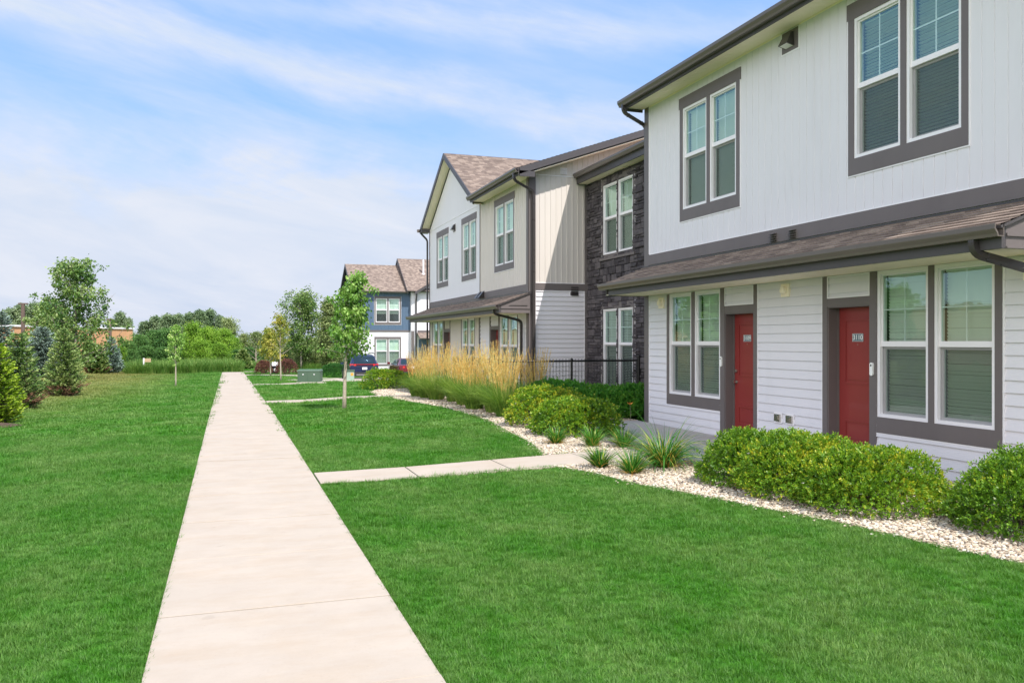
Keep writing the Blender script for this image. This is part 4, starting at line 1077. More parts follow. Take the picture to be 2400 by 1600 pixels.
def shrub(name, label, group, cx, cy, lobes, mat, n, leaf=.024, seed=1, flowers=0, sprig=.05, stem=True, up=.55):
    """lobes: (dx,dy,z,rx,ry,rz) lumps. Sprigs of leaves through the outer shell of each lump"""
    r = np.random.default_rng(seed); gz = zg(cx, cy)
    root = empty(name, label, 'shrub', group, (cx, cy, gz))
    areas = np.array([l[3]*l[5]+l[3]*l[4] for l in lobes]); pk = r.choice(len(lobes), n, p=areas/areas.sum())
    Lb = np.array(lobes)[pk]
    d = r.normal(size=(n, 3)); d /= np.linalg.norm(d, axis=1)[:, None]
    d[:, 2] = np.where(d[:, 2] < -.8, -d[:, 2], d[:, 2])
    lump = np.array([1 + .18*noise.noise(Vector(v)*2.6 + Vector((seed*3.1, cx, 0))) + .16*noise.noise(Vector(v)*6.5 + Vector((seed, 0, cy))) for v in d])
    depth = 1 - .34*r.uniform(0, 1, n)**1.8
    depth = np.where((r.uniform(0, 1, n) < .03) & (d[:, 2] > .2), depth*r.uniform(1.05, 1.16, n), depth)
    c = Lb[:, :3] + d*Lb[:, 3:6]*(lump*depth)[:, None]
    low = np.clip(-d[:, 2], 0, 1); c[:, :2] += d[:, :2]*Lb[:, 3:5]*(low*.75)[:, None]
    keep = c[:, 2] > .02
    c = c[keep]; d = d[keep]; depth = depth[keep]
    grow = d + np.array([0, 0, up]) + r.normal(0, .35, d.shape); grow /= np.linalg.norm(grow, axis=1)[:, None]
    k = 8; C = []; D = []; T = []
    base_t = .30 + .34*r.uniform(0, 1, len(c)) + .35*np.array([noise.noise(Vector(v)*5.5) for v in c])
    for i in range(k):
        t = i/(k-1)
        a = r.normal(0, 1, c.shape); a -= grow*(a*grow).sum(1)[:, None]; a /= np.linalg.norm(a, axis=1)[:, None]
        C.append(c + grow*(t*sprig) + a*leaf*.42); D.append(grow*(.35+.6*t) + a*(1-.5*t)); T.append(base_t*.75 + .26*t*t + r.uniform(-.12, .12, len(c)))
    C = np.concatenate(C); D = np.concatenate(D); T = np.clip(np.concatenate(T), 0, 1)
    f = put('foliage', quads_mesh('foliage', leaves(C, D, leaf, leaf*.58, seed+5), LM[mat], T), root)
    if stem:
        s = MB()
        for i in range(26):
            l = lobes[i % len(lobes)]; a = RN.uniform(0, 6.28); rr_ = RN.uniform(.2, .8)
            e = (l[0]+math.cos(a)*l[3]*rr_, l[1]+math.sin(a)*l[4]*rr_, l[2]+l[5]*.55*RN.uniform(.2,1))
            b_ = (l[0]*.6+RN.uniform(-.08,.08), l[1]*.6+RN.uniform(-.08,.08), -.02)
            m_ = ((e[0]+b_[0])/2+RN.uniform(-.05,.05), (e[1]+b_[1])/2, e[2]*.45)
            s.tube([b_, m_, e], [.012,.008,.003], 4)
        s.build('stem', M['bark'], root)
    if flowers:
        idx = r.choice(len(c), flowers); fc = c[idx] + d[idx]*.03; fq = []
        for p, nn in zip(fc, d[idx]):
            for q in range(5):
                a = 2*PI*q/5; t1 = Vector((math.cos(a), math.sin(a), .25)); fq.append((p, t1))
        C2 = np.array([p + np.array(t)*.008 for p, t in fq]); D2 = np.array([tuple(t) for _, t in fq])
        me = quads_mesh('flower', leaves(C2, D2, .018, .013, seed+9), M['petal']); put('flower', me, root)
    return root
M['petal'] = simple('white_petal', (.80, .74, .70), .6, .05, 30)
GS = 'lime green shrubs in front of the porch'
def L1(r, h, j=0.0, wobble=1):
    h *= .88
    return [(0,0,h*.30,r*.92,r*.92,h*.34), (0,0,h*.48,r,r,h*.50), (r*.42*wobble,-r*.25,h*.50,r*.62,r*.62,h*.46), (-r*.40*wobble,r*.22,h*.46,r*.62,r*.6,h*.46), (.0,r*.36,h*.55,r*.55,r*.5,h*.44+j)]
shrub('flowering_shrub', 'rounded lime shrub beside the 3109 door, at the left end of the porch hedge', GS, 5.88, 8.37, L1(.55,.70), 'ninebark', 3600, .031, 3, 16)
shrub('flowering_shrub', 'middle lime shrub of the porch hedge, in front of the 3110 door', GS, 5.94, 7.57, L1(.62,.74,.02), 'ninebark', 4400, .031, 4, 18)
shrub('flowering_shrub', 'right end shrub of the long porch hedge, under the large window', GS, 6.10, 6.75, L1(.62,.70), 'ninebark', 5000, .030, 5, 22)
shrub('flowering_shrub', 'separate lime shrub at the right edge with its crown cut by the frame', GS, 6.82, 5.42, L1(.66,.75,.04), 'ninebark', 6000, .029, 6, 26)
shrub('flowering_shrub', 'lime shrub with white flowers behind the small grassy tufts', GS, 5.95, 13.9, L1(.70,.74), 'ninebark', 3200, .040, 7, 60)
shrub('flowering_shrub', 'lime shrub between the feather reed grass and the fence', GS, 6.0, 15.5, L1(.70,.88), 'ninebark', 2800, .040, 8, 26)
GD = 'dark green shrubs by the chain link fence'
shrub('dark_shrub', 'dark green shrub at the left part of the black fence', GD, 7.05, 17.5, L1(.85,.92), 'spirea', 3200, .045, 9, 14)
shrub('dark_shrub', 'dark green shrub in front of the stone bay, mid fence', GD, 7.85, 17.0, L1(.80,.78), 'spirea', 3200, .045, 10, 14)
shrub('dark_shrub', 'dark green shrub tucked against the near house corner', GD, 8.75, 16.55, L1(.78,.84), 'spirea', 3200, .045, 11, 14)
x_, y_ = at(905, 32.5)
shrub('low_shrub', 'yellow green shrub in gravel in front of the parked cars', None, x_, y_, [(0,0,.36,.78,.7,.38),(.4,-.1,.32,.55,.5,.36),(-.4,.1,.36,.5,.5,.42)], 'ninebark', 1500, .055, 12, 0)
x_, y_ = at(960, 36)
shrub('low_shrub', 'small grey green shrub left of the feather reed grass', None, x_, y_, [(0,0,.25,.6,.5,.28)], 'spirea', 500, .06, 13, 0)
x_, y_ = at(783, 62)
shrub('clipped_hedge', 'smooth dark green hedge left of the blue car', None, x_, y_, [(0,0,.48,.9,.6,.52),(.5,0,.45,.5,.5,.5),(-.45,0,.42,.45,.5,.45)], 'yew', 1500, .06, 14, 0, stem=False)
GB = 'burgundy shrubs at the end of the walk'
for px, f, r0, h0, lb in ((618,57,.52,.92,'burgundy shrub left of the utility meter'), (672,56.5,.66,1.0,'wider burgundy shrub right of the utility meter')):
    x_, y_ = at(px, f); shrub('burgundy_shrub', lb, GB, x_, y_, [(0,0,h0*.5,r0,r0,h0*.52),(-r0*.3,0,h0*.55,r0*.6,r0*.5,h0*.46),(r0*.35,0,h0*.5,r0*.6,r0*.5,h0*.48)], 'barberry', 1000, .055, 15+int(px), 0)

# --- feather reed grass
def reed_clump(x, y, h, seed, label, rad=.5, nplume=135):
    root = empty('feather_reed_grass', label, 'ornamental grass', 'feather reed grasses along the bed', (x, y, zg(x, y)))
    q, t, _ = ribbons(900, .20, 1.02*h/1.5, .011, .50, 1.6, 5, seed, .6)
    put('blades', quads_mesh('blades', q, LM['featherblade'], t*.75), root)
    r = np.random.default_rng(seed+3)
    q, t, tips = ribbons(nplume, .19, h*1.02, .0065, .24, .14, 4, seed+1, .6)
    put('stalks', quads_mesh('stalks', q, LM['featherblade'], .8 + .2*t), root)
    C = []; D = []; T = []
    # plumes: feathery spikelets along the top third of each stalk
    n = nplume; top = q.reshape(4, n, 4, 3)[:, :, 2:, :].mean(2); lo = top[1]; mi = top[2]; hi = top[3]
    for k in range(36):
        u = k/35; p = np.where(u < .35, lo + (mi-lo)*((u+.65-.0)/1.0 if u < .35 else 1), mi + (hi-mi)*max(0, (u-.35)/.65)) if u < .35 else mi + (hi-mi)*((u-.35)/.65)
        w = .008*math.sin(PI*min(1, .12+.9*u))
        d = (hi-lo)/np.linalg.norm(hi-lo, axis=1)[:, None] + r.normal(0, .10, (n, 3))
        C.append(p + r.normal(0, w*.5, (n, 3))); D.append(d); T.append(r.uniform(.15, .95, n))
    put('plumes', quads_mesh('plumes', leaves(np.concatenate(C), np.concatenate(D), .060, .0085, seed+7), LM['plume'], np.concatenate(T)), root)
    return root
ws = ['nearest golden clump, its green base fanning over the gravel', 'second golden clump from the gravel end of the row', 'third golden clump from the gravel end of the row', 'fourth golden clump, mid row', 'fifth golden clump, mid row',
      'sixth golden clump in the row', 'seventh golden clump in the row', 'far end golden clump, beside the yellow green shrub']
for i, w_ in enumerate(ws):
    y = 17.5 + i*1.12; reed_clump(5.82 + .10*math.sin(i*2.1) - .012*i*i + .035*i, y, 1.46 + .12*math.sin(i*1.7), 200+i, w_)
reed_clump(6.88, 18.55, 1.40, 221, 'browner clump standing behind the row at the fence', nplume=110)
reed_clump(7.0, 20.7, 1.3, 222, 'half hidden clump against the beige house corner', nplume=90)

# --- daylilies and tufts
def tuft(name, label, group, x, y, n, L, W, lean, curl, seed, tips=.4, segs=5, r0=.05):
    root = empty(name, label, 'plant', group, (x, y, zg(x, y)+.01))
    q, t, _ = ribbons(n, r0, L, W, lean, curl, segs, seed)
    t = np.where(t > 1-tips*.3, 1.0, t*.6); put('blades', quads_mesh('blades', q, LM['lily'], t), root)
    q, t, _ = ribbons(n//4, r0, L*.7, W*.8, 1.3, .9, segs, seed+1); put('dry_blades', quads_mesh('dry_blades', q, LM['plume'], t*.4), root)
    return root
GT = 'small spiky daylily tufts on the gravel'
for i, (x, y, s, lb) in enumerate([(5.12,12.75,.85,'left tuft of the back three, in front of the flowering shrub'), (5.5,12.15,.9,'middle tuft of the back three on the gravel'), (5.9,11.85,.95,'right tuft of the back three, at the patio edge'),
                           (4.72,10.18,.9,'small tuft hanging over the edge of the side path'), (4.88,9.55,.95,'nearest small tuft beside the lawn edge')]):
    tuft('daylily_tuft', lb, GT, x, y, 210, .42*s, .016, .95, .75, 300+i)
tuft('daylily', 'large arching daylily with yellowing blades next to the patio', None, 5.50, 9.85, 420, .84, .0135, .85, 2.3, 320, .45, 7, .12)
m = MB(); 
c = empty('orange_lily', 'single orange flower on a thin stem at the house corner', 'flower', None, (8.0, 15.75, zg(8.0, 15.75)))
m.tube([(0,0,0), (.01,.0,.2), (-.01,0,.36)], .004, 5); m.build('stem', M['bark_grey'], c)
q = leaves(np.array([[-.01+.035*math.cos(a), .035*math.sin(a), .38] for a in np.linspace(0, 5.2, 6)]), np.array([[math.cos(a), math.sin(a), .8] for a in np.linspace(0, 5.2, 6)]), .09, .05, 4)
M['orange'] = simple('orange_petal', (.85, .33, .05), .5, .1, 30); put('petals', quads_mesh('petals', q, M['orange']), c)

# ------------------------------------------------------------------ trees
def limb_tree(root, H, R, cb, leafmat_, nlimb, clumps, per, leaf, seed, trunk_r=.06, bark='bark', upsweep=.9, sub=2, shape=.7, spread=.16, bare=0, lean=0.0, zpow=1.0):
    r = random.Random(seed); T = MB(); C = []; D = []; TT = []
    px = [(lean*H*t*t*.3 + .03*H*noise.noise(Vector((seed, t*2, 0)))*t, .03*H*noise.noise(Vector((seed+5, t*2, 0)))*t, H*t*.97) for t in [i/10 for i in range(11)]]
    px[0] = (px[0][0], px[0][1], -.08)
    T.tube(px, [trunk_r*(1.25 if i == 0 else (1-i/10)**.8 + .06) for i in range(11)], 8)
    def trunk_at(z):
        t = min(.999, max(0, z/(H*.97)))*10; i = int(t); a, b = Vector(px[i]), Vector(px[i+1]); return a.lerp(b, t-i)
    def clump(p, dirv, s):
        for _ in range(per):
            g = Vector((r.gauss(0, 1), r.gauss(0, 1), r.gauss(0, .8)))*s
            C.append(p + g); D.append(Vector((g.x, g.y, g.z*.5 - .15))*1.0 + Vector((r.uniform(-.4,.4), r.uniform(-.4,.4), r.uniform(-.5,.3)))*s)
            TT.append(min(1, max(0, tb + r.uniform(-.25,.25) + g.z/s*.06)))
    for i in range(nlimb):
        u = ((i+.5)/nlimb)**zpow; z0 = H*(cb*.92 + (1-cb)*u*.93)
        az = i*2.399 + r.uniform(-.4, .4)
        prof = (math.sin(PI*min(1, (.16+u*.84))**abs(shape)))**.75 if u < .99 else .1
        if shape < 0: prof = (1-u)**(-shape)*.95 + .10
        L = R*max(.14, prof)*(r.uniform(.62, 1.18) if shape > 0 else r.uniform(.55, 1.35))
        p0 = trunk_at(z0); dirh = Vector((math.cos(az), math.sin(az), 0)); p = p0.copy(); pts = [p.copy()]; el = upsweep*(.5+.5*u)*.7 + r.uniform(-.1,.15)
        tb = r.uniform(.25, .75)
        for k in range(5):
            d = (dirh*math.cos(el) + Vector((0,0,1))*math.sin(el)).normalized()
            p = p + d*L/5/math.cos(min(el, 1.0))*.8; pts.append(p.copy()); el += .10*upsweep + r.uniform(-.12,.12); dirh = (dirh + Vector((r.uniform(-.2,.2), r.uniform(-.2,.2), 0))).normalized()
        lr = trunk_r*.42*(1-u*.7)
        T.tube(pts, [lr*(1-.17*k) for k in range(6)], 5)
        if i < bare: continue
        for k in range(clumps):
            t = .22 + .80*(k+r.random()*.6)/clumps; q = min(4.99, t*5); j = int(q)
            pp_ = pts[j].lerp(pts[min(5, j+1)], q-j)
            side = Vector((r.gauss(0,1), r.gauss(0,1), r.gauss(0,.7)))*R*spread
            if sub: T.tube([pp_, pp_+side*.6, pp_+side], [lr*.3, lr*.2, lr*.1], 3)
            clump(pp_ + side, side, R*spread*.62)
    # leader
    tb = .6
    for k in range(max(2, clumps//2)): clump(trunk_at(H*(.90+.1*k/max(1, clumps//2))), Vector((0,0,1)), R*spread*.5)
    C = np.array([tuple(c) for c in C]); D = np.array([tuple(d) for d in D])
    put('crown', quads_mesh('crown', leaves(C, D, leaf, leaf*.7, seed), LM[leafmat_], TT), root)
    T.build('trunk', M[bark], root, smooth=True)
    return root
def spruce(root, H, R, mat, seed, dens=1.0, leaf=.09, dead=False):
    r = random.Random(seed); T = MB(); C = []; D = []; TT = []; C2 = []; D2 = []
    T.tube([(0,0,-.05), (0,0,H*.5), (0,0,H*.98)], [.045*H/2, .03*H/2, .006], 7)
    z = .06*H; 
    while z < H*.99:
        u = z/H; rad = R*(1-u)**.55*(1 if u > .12 else .8) + .02; nb = max(4, int((9+8*(1-u))*dens)); ph = r.uniform(0, 6.28)
        for b in range(nb):
            az = ph + 2*PI*b/nb + r.uniform(-.2,.2); L = rad*r.uniform(.78, 1.15)
            dv = Vector((math.cos(az), math.sin(az), 0)); sd = Vector((-math.sin(az), math.cos(az), 0)); tb = r.uniform(.15,.7)
            n = max(4, int(L/.05*1.7)); isdead = dead and u < .22 and r.random() < .45
            for k in range(n):
                t = (k+.5)/n; h = -.10*L*math.sin(PI*t*.8) + .16*L*t*t*t + (.25*L*t if u > .8 else 0)
                p = Vector((0,0,z)) + dv*(L*t) + Vector((0,0,h))
                wv = L*.30*(1-t*.75)
                for q in range(3 if t > .25 else 1):
                    o_ = r.uniform(-1,1); pp_ = p + sd*(wv*o_) + Vector((0,0,r.uniform(-.02,.02)))
                    dd = dv*1.0 + sd*o_*.9 + Vector((0,0,r.uniform(-.15,.45)))
                    if isdead: C2.append(pp_); D2.append(dd)
                    else: C.append(pp_); D.append(dd); TT.append(min(1, max(0, tb + .3*t*t + r.uniform(-.15,.15))))
            if L > .2: T.tube([(0,0,z), tuple(dv*(L*.5)+Vector((0,0,z-.06*L))), tuple(dv*L*.9+Vector((0,0,z+.03*L)))], [.01,.007,.003], 3, caps=False)
        z += (.066 + .02*r.random())*(H/2.1)**.6
    C = np.array([tuple(c) for c in C]); D = np.array([tuple(d) for d in D])
    put('crown', quads_mesh('crown', leaves(C, D, leaf, leaf*.55, seed), LM[mat], TT), root)
    if C2:
        put('dead_branches', quads_mesh('dead_branches', leaves(np.array([tuple(c) for c in C2]), np.array([tuple(d) for d in D2]), leaf, leaf*.3, seed), M['dead']), root)
    T.build('trunk', M['bark'], root)
    return root
def ring_mulch(x, y, r_, label):
    mb = MB(); n = 18
    vs = [(x + r_*(1+.15*math.sin(k*2.3))*math.cos(2*PI*k/n), y + r_*math.sin(2*PI*k/n), zg(x, y)+.012) for k in range(n)] + [(x, y, zg(x, y)+.09)]
    mb.add(vs, [(k, (k+1) % n, n) for k in range(n)]); o = mb.build('mulch', M['mulch']); tag(o, label, 'mulch', kind='stuff')
def toph(y, f, gz): return 1.8 + (800-y)/1950*f - gz
GSP = 'spruces on the left berm'
for px, f, yt, wpx, mat, lb, dn, lf, dead in (
    (-8,19.2,800,66,'yellowspruce','bright yellow green spruce at the left edge with mulch at its foot',1.1,.075,False),
    (42,24.5,776,66,'spruce','grey green spruce behind the yellow green one, brown at its base',1.15,.075,True),
    (150,30.8,768,53,'spruce','small conical spruce standing alone on the lawn',1.2,.075,True),
    (98,44,765,56,'bluespruce','blue spruce behind the lone conical one',1.1,.10,False),
    (4,36,728,48,'bluespruce','tall silvery spruce top at the left edge',1.0,.10,False),
    (227,58,806,32,'spruce','low dark spruce under the big open tree',1.0,.13,True),
    (262,60,790,27,'bluespruce','pale blue spruce right of the big open tree',1.0,.13,False),
    (569,72,817,24,'spruce','dark little spruce past the end of the walk',1.0,.14,False),
    (642,80,826,18,'bluespruce','blue spruce behind the burgundy shrubs',1.0,.14,False),
    (-110,30,700,70,'spruce','spruce beyond the left edge',.8,.11,False)):
    x_, y_ = at(px, f); gz = zg(x_, y_); e_ = empty('spruce_tree', lb, 'tree', GSP if px < 300 else None, (x_, y_, gz-.01))
    spruce(e_, toph(yt, f, gz), wpx/1950*f, mat, int(abs(px)*3+f*7), dn, lf, dead)
    if px in (42, 150, -8): ring_mulch(x_ + (.25 if px == -8 else 0), y_ - (.7 if px == -8 else 0), .55 if px != -8 else .42, {42:'mulch ring under the grey green spruce',150:'mulch ring under the lone conical spruce',-8:'mulch mound at the left edge'}[px])
x_, y_ = 2.86, 21.9; e_ = empty('young_tree', 'slender young tree with pale trunk on the centre lawn', 'tree', None, (x_, y_, zg(x_, y_)))
limb_tree(e_, 3.66, .72, .40, 'young', 32, 7, 22, .085, 21, .050, 'bark_pale', .75, 2, .75, .15, 0, .34)
x_, y_ = at(412, 38.5); gz = zg(x_, y_); e_ = empty('young_tree', 'young tree with thin straight trunk on the left lawn', 'tree', None, (x_, y_, gz))
limb_tree(e_, toph(756, 38.5, gz), .50, .38, 'young', 18, 5, 13, .10, 22, .035, 'bark_pale', 1.0, 1, .75, .17)
x_, y_ = at(658, 43.7); gz = zg(x_, y_); e_ = empty('young_tree', 'leaning sapling with bare lower branches near the utility cabinet', 'tree', None, (x_, y_, gz))
limb_tree(e_, toph(732, 43.7, gz), .85, .40, 'larch', 26, 5, 15, .10, 23, .04, 'bark_pale', .9, 1, .55, .14, 8, -.10)
x_, y_ = at(634, 52.6); gz = zg(x_, y_); e_ = empty('young_tree', 'yellowing sapling in front of the left burgundy shrub', 'tree', None, (x_, y_, gz))
limb_tree(e_, toph(768, 52.6, gz), .85, .36, 'larch', 22, 6, 20, .12, 24, .04, 'bark_pale', .7, 1, .7, .17, 0, -.12)
x_, y_ = at(178, 47); gz = zg(x_, y_); e_ = empty('open_tree', 'tall open crowned tree rising above the spruces', 'tree', None, (x_, y_, gz))
limb_tree(e_, toph(603, 47, gz), 2.7, .10, 'maple', 46, 8, 24, .16, 25, .10, 'bark_grey', .72, 2, -.62, .085)
x_, y_ = at(118, 50); gz = zg(x_, y_); e_ = empty('open_tree', 'lower open crowned tree left of the tall one, over the blue spruce', 'tree', None, (x_, y_, gz))
limb_tree(e_, toph(706, 50, gz), 2.1, .06, 'maple', 36, 8, 34, .16, 35, .08, 'bark_grey', .6, 1, .6, .14)
x_, y_ = at(706, 72); gz = zg(x_, y_); e_ = empty('open_tree', 'loose airy tree leaning right past the utility cabinet', 'tree', None, (x_, y_, gz))
limb_tree(e_, toph(694, 72, gz), 2.3, .22, 'maple', 38, 8, 30, .17, 31, .09, 'bark_grey', 1.35, 1, .9, .15, 0, .14)
x_, y_ = at(772, 66); gz = zg(x_, y_); e_ = empty('bushy_tree', 'bushy tree between the young tree and the blue townhouse', 'tree', None, (x_, y_, gz))
limb_tree(e_, toph(702, 66, gz), 1.35, .06, 'olive', 44, 9, 30, .16, 27, .09, 'bark_grey', 1.1, 1, .6, .17)
x_, y_ = at(600, 78); gz = zg(x_, y_); e_ = empty('bare_tree', 'small half bare tree with whitish forked branches', 'tree', None, (x_, y_, gz))
limb_tree(e_, toph(778, 78, gz), 1.2, .15, 'olive', 16, 3, 14, .16, 28, .07, 'bark_pale', 1.3, 1, .8, .14, 7)
# background trees: one model of each kind, then copies with their own size
protoT = {}
def bgtree(kind, seed, H, R, cb, lm, nl, cl, per, leaf, **k):
    m0 = bpy.data.objects.new('bg_proto', None); COL.objects.link(m0); limb_tree(m0, H, R, cb, lm, nl, cl, per, leaf, seed, .12, 'bark_grey', **k); protoT[kind] = m0
bgtree('dense', 61, 6, 2.6, .04, 'dense', 44, 8, 24, .26, sub=0, shape=.75, spread=.17)
bgtree('lime', 62, 6, 2.6, .03, 'lime', 44, 9, 26, .22, sub=0, shape=.7, spread=.17)
bgtree('olive', 63, 6, 2.4, .03, 'olive', 40, 8, 24, .23, sub=1, shape=.75, spread=.18)
bgtree('poplar', 64, 10, 2.6, .05, 'poplar', 50, 9, 22, .34, sub=0, shape=.6, spread=.16, upsweep=1.25)
bgtree('pale', 65, 8, 2.4, .1, 'pale', 34, 8, 24, .26, sub=0, shape=.7, spread=.17)
names = {'dense':('woodland_tree','dark green woodland tree'), 'lime':('willow_tree','bright lime green tree'), 'olive':('thicket_tree','olive green thicket tree'), 'poplar':('poplar_tree','distant grey green poplar'), 'pale':('pale_tree','pale yellow green tree')}
HH = {'dense':(6,2.6),'lime':(6,2.6),'olive':(6,2.4),'poplar':(10,2.6),'pale':(8,2.4)}
BG = [('dense',328,84,786,26,'right of the tan brick building'),('dense',362,90,776,30,'above the tall grass, left part'),('dense',396,92,772,28,'behind the thin left lawn tree'),('dense',302,74,800,20,'at the corner of the tan brick building'),
 ('dense',425,86,790,26,'between the thin lawn tree and the lime trees'),('dense',345,78,812,24,'low against the tall grass'),('dense',385,78,815,24,'low behind the tall grass, left of the lime trees'),
 ('lime',452,84,757,30,'with a square top, leftmost of the lime trees'),('lime',490,80,768,32,'in the middle of the lime group'),('lime',524,82,772,30,'right part of the lime group'),('lime',547,86,790,22,'lowest of the lime trees, at the gap'),('lime',470,76,798,26,'low at the front of the lime trees'),('lime',515,75,805,26,'low front lime tree over the walk end'),
 ('pale',538,100,744,26,'behind the lime trees'),
 ('poplar',342,165,752,24,'first of the distant line'),('poplar',366,165,740,24,'second of the distant line'),('poplar',392,160,735,24,'third of the distant line'),('poplar',418,160,735,24,'fourth of the distant line'),('poplar',444,158,732,22,'fifth of the distant line'),('poplar',468,158,726,24,'sixth of the distant line'),('poplar',492,160,724,22,'tallest of the distant line'),('poplar',514,160,738,18,'last of the distant line'),
 ('poplar',-10,150,728,26,'far left edge of the skyline'),('poplar',22,150,722,26,'left of the first light pole'),('poplar',50,150,712,26,'behind the first light pole'),('poplar',80,150,708,26,'right of the first light pole'),('poplar',110,150,707,26,'behind the open crowned tree'),('poplar',142,150,712,26,'deep behind the open crowned tree'),
 ('poplar',262,150,748,16,'left of the second light pole'),('poplar',282,150,730,20,'above the brick building roof'),('poplar',302,150,744,14,'at the end of the brick roof'),
 ('olive',572,110,783,22,'at the end of the walk gap'),('olive',600,105,780,22,'behind the half bare tree'),('olive',628,100,784,22,'behind the yellowing sapling'),('olive',655,95,786,24,'behind the leaning sapling'),('olive',692,88,788,28,'behind the airy tree, left'),('olive',728,86,792,28,'behind the airy tree, right'),('olive',758,92,775,24,'left of the bushy tree'),('olive',800,96,778,24,'behind the centre lawn tree'),
 ('olive',668,76,814,26,'low thicket over the burgundy shrubs'),('olive',712,74,812,30,'low thicket behind the utility cabinet'),('olive',750,74,816,24,'low thicket left of the dark hedge'),('dense',585,84,815,22,'low behind the little spruce'),('dense',556,80,820,18,'low at the end of the lime trees'),
 ('dense',215,70,806,26,'behind the low dark spruce'),('lime',282,66,812,20,'bright shrubby tree by the brick building'),('dense',120,60,800,30,'behind the blue spruce'),('dense',-40,70,770,40,'behind the leftmost spruces'),('dense',60,66,805,34,'behind the blue spruce, left'),('dense',309,66,820,16,'in front of the brick corner')]
BG += [('dense',-330-q*170,46+(q % 3)*5,[610,560,640,590][q % 4],150,'beyond the left edge, number %s of the side row' % w) for q, w in enumerate('one two three four five six seven eight'.split())]
first = set()
for kind, px, f, yt, wpx, lb in BG:
    x_, y_ = at(px, f); gz = zg(x_, y_); H0, R0 = HH[kind]; sz = toph(yt, f, gz)/H0; sr = wpx/1950*f/R0*1.12
    nm, pre = names[kind]
    src = protoT[kind]
    if kind in first: r0 = bpy.data.objects.new(nm, None); COL.objects.link(r0)
    else: r0 = src; r0.name = nm; first.add(kind)
    tag(r0, pre + ' ' + lb, 'tree', 'background trees past the lawn'); r0.location = (x_, y_, gz); r0.scale = (sr, sr, sz); r0.rotation_euler = (0, 0, RN.uniform(0, 6.28))
    if r0 is not src:
        for ch in src.children:
            c = ch.copy(); COL.objects.link(c); c.parent = r0
# tall grass past the mown lawn
q, t, _ = ribbons(46, .45, 1.25, .035, .35, .7, 3, 71); g1 = quads_mesh('tall_grass_clump', q, LM['reed'], t)
q, t, _ = ribbons(46, .5, 1.0, .035, .45, .8, 3, 72); g2 = quads_mesh('tall_grass_clump', q, LM['reed'], t)
P = []; RT = []; S = []; K = []
for _ in range(1500):
    px = rr.uniform(300, 560); f = rr.uniform(61.5, 72) + (px-420)*.015
    x_, y_ = at(px, f); P.append((x_, y_, zg(x_, y_))); s = rr.uniform(.55, 1.0); RT.append((0,0,rr.uniform(0,6.28))); S.append((s,s,s*(.9+.25*noise.noise(Vector((x_*.4,y_*.4,0)))))); K.append(rr.randrange(2))
for _ in range(900):
    px = rr.uniform(560, 800); f = rr.uniform(72, 80)
    x_, y_ = at(px, f); P.append((x_, y_, zg(x_, y_))); s = rr.uniform(.35, .6); RT.append((0,0,rr.uniform(0,6.28))); S.append((s,s,s)); K.append(rr.randrange(2))
for _ in range(1500):
    px = rr.uniform(-60, 300); f = rr.uniform(72, 86)
    x_, y_ = at(px, f); P.append((x_, y_, zg(x_, y_))); s = rr.uniform(.5, .9); RT.append((0,0,rr.uniform(0,6.28))); S.append((s,s,s)); K.append(rr.randrange(2))
instancer('tall_grass', P, [g1, g2], RT, S, K, 'unmown tall grass at the foot of the trees', 'grass')
# ------------------------------------------------------------------ fence
FR = empty('chain_link_fence', 'black chain link fence in front of the stone bay', 'fence', None, (8.1, 19.1, zg(8.1, 19.1)))
LF = Matrix.Translation((-8.1, -19.1, -zg(8.1, 19.1)))
FY = 19.1; fx0, fx1 = 6.2, 9.95
def fpost(x, y, h=1.34, r=.03, big=False):
    m = MB(); m.tube([(x,y,0), (x,y,h)], r, 10); m.tube([(x,y,h), (x,y,h+.03), (x,y,h+.05)], [r*1.2, r*1.05, .004], 10); m.build('post', M['black'], FR)
fpost(fx1-.02, FY, 1.42, .045); fpost(8.08, FY); fpost(fx0, FY, 1.33, .04); fpost(fx0, 21.2); fpost(fx0, 23.4, 1.33, .04); fpost(7.0, 23.4)
m = MB(); m.tube([(fx0,FY,1.315), (fx1,FY,1.315)], .024, 8); m.build('top_rail', M['black'], FR)
m = MB(); m.tube([(fx0,FY,1.315), (fx0,23.4,1.315)], .024, 8); m.build('top_rail', M['black'], FR)
def chain(P0, dx, L, z0, z1, name='chain_link'):
    mb = MB(); p = .085; n = int(L/p)+1; rows = int((z1-z0)/(p*.42))
    q = lambda u, k, s: (P0[0]+dx[0]*u, P0[1]+dx[1]*u, z0 + (z1-z0)*k/rows + 0*s)
    w = .005
    for i in range(n+1):
        pts1 = []; pts2 = []
        for k in range(rows+1):
            u = (i + (.5 if k % 2 else 0))*p; v = (i + (0 if k % 2 else .5))*p
            if u <= L: pts1.append(Vector(q(u, k, 0)))
            if v <= L: pts2.append(Vector(q(v, k, 0)))
        for pts in (pts1, pts2):
            if len(pts) > 2: mb.tube(pts, w, 3, caps=False)
    return mb.build(name, M['black'], FR)
chain((fx0, FY-.012), (1, 0), fx1-fx0, .10, 1.37); chain((fx0-.012, FY), (0, 1), 4.3, .10, 1.37)
for o in COL.objects:
    if o.parent is FR: o.matrix_local = LF

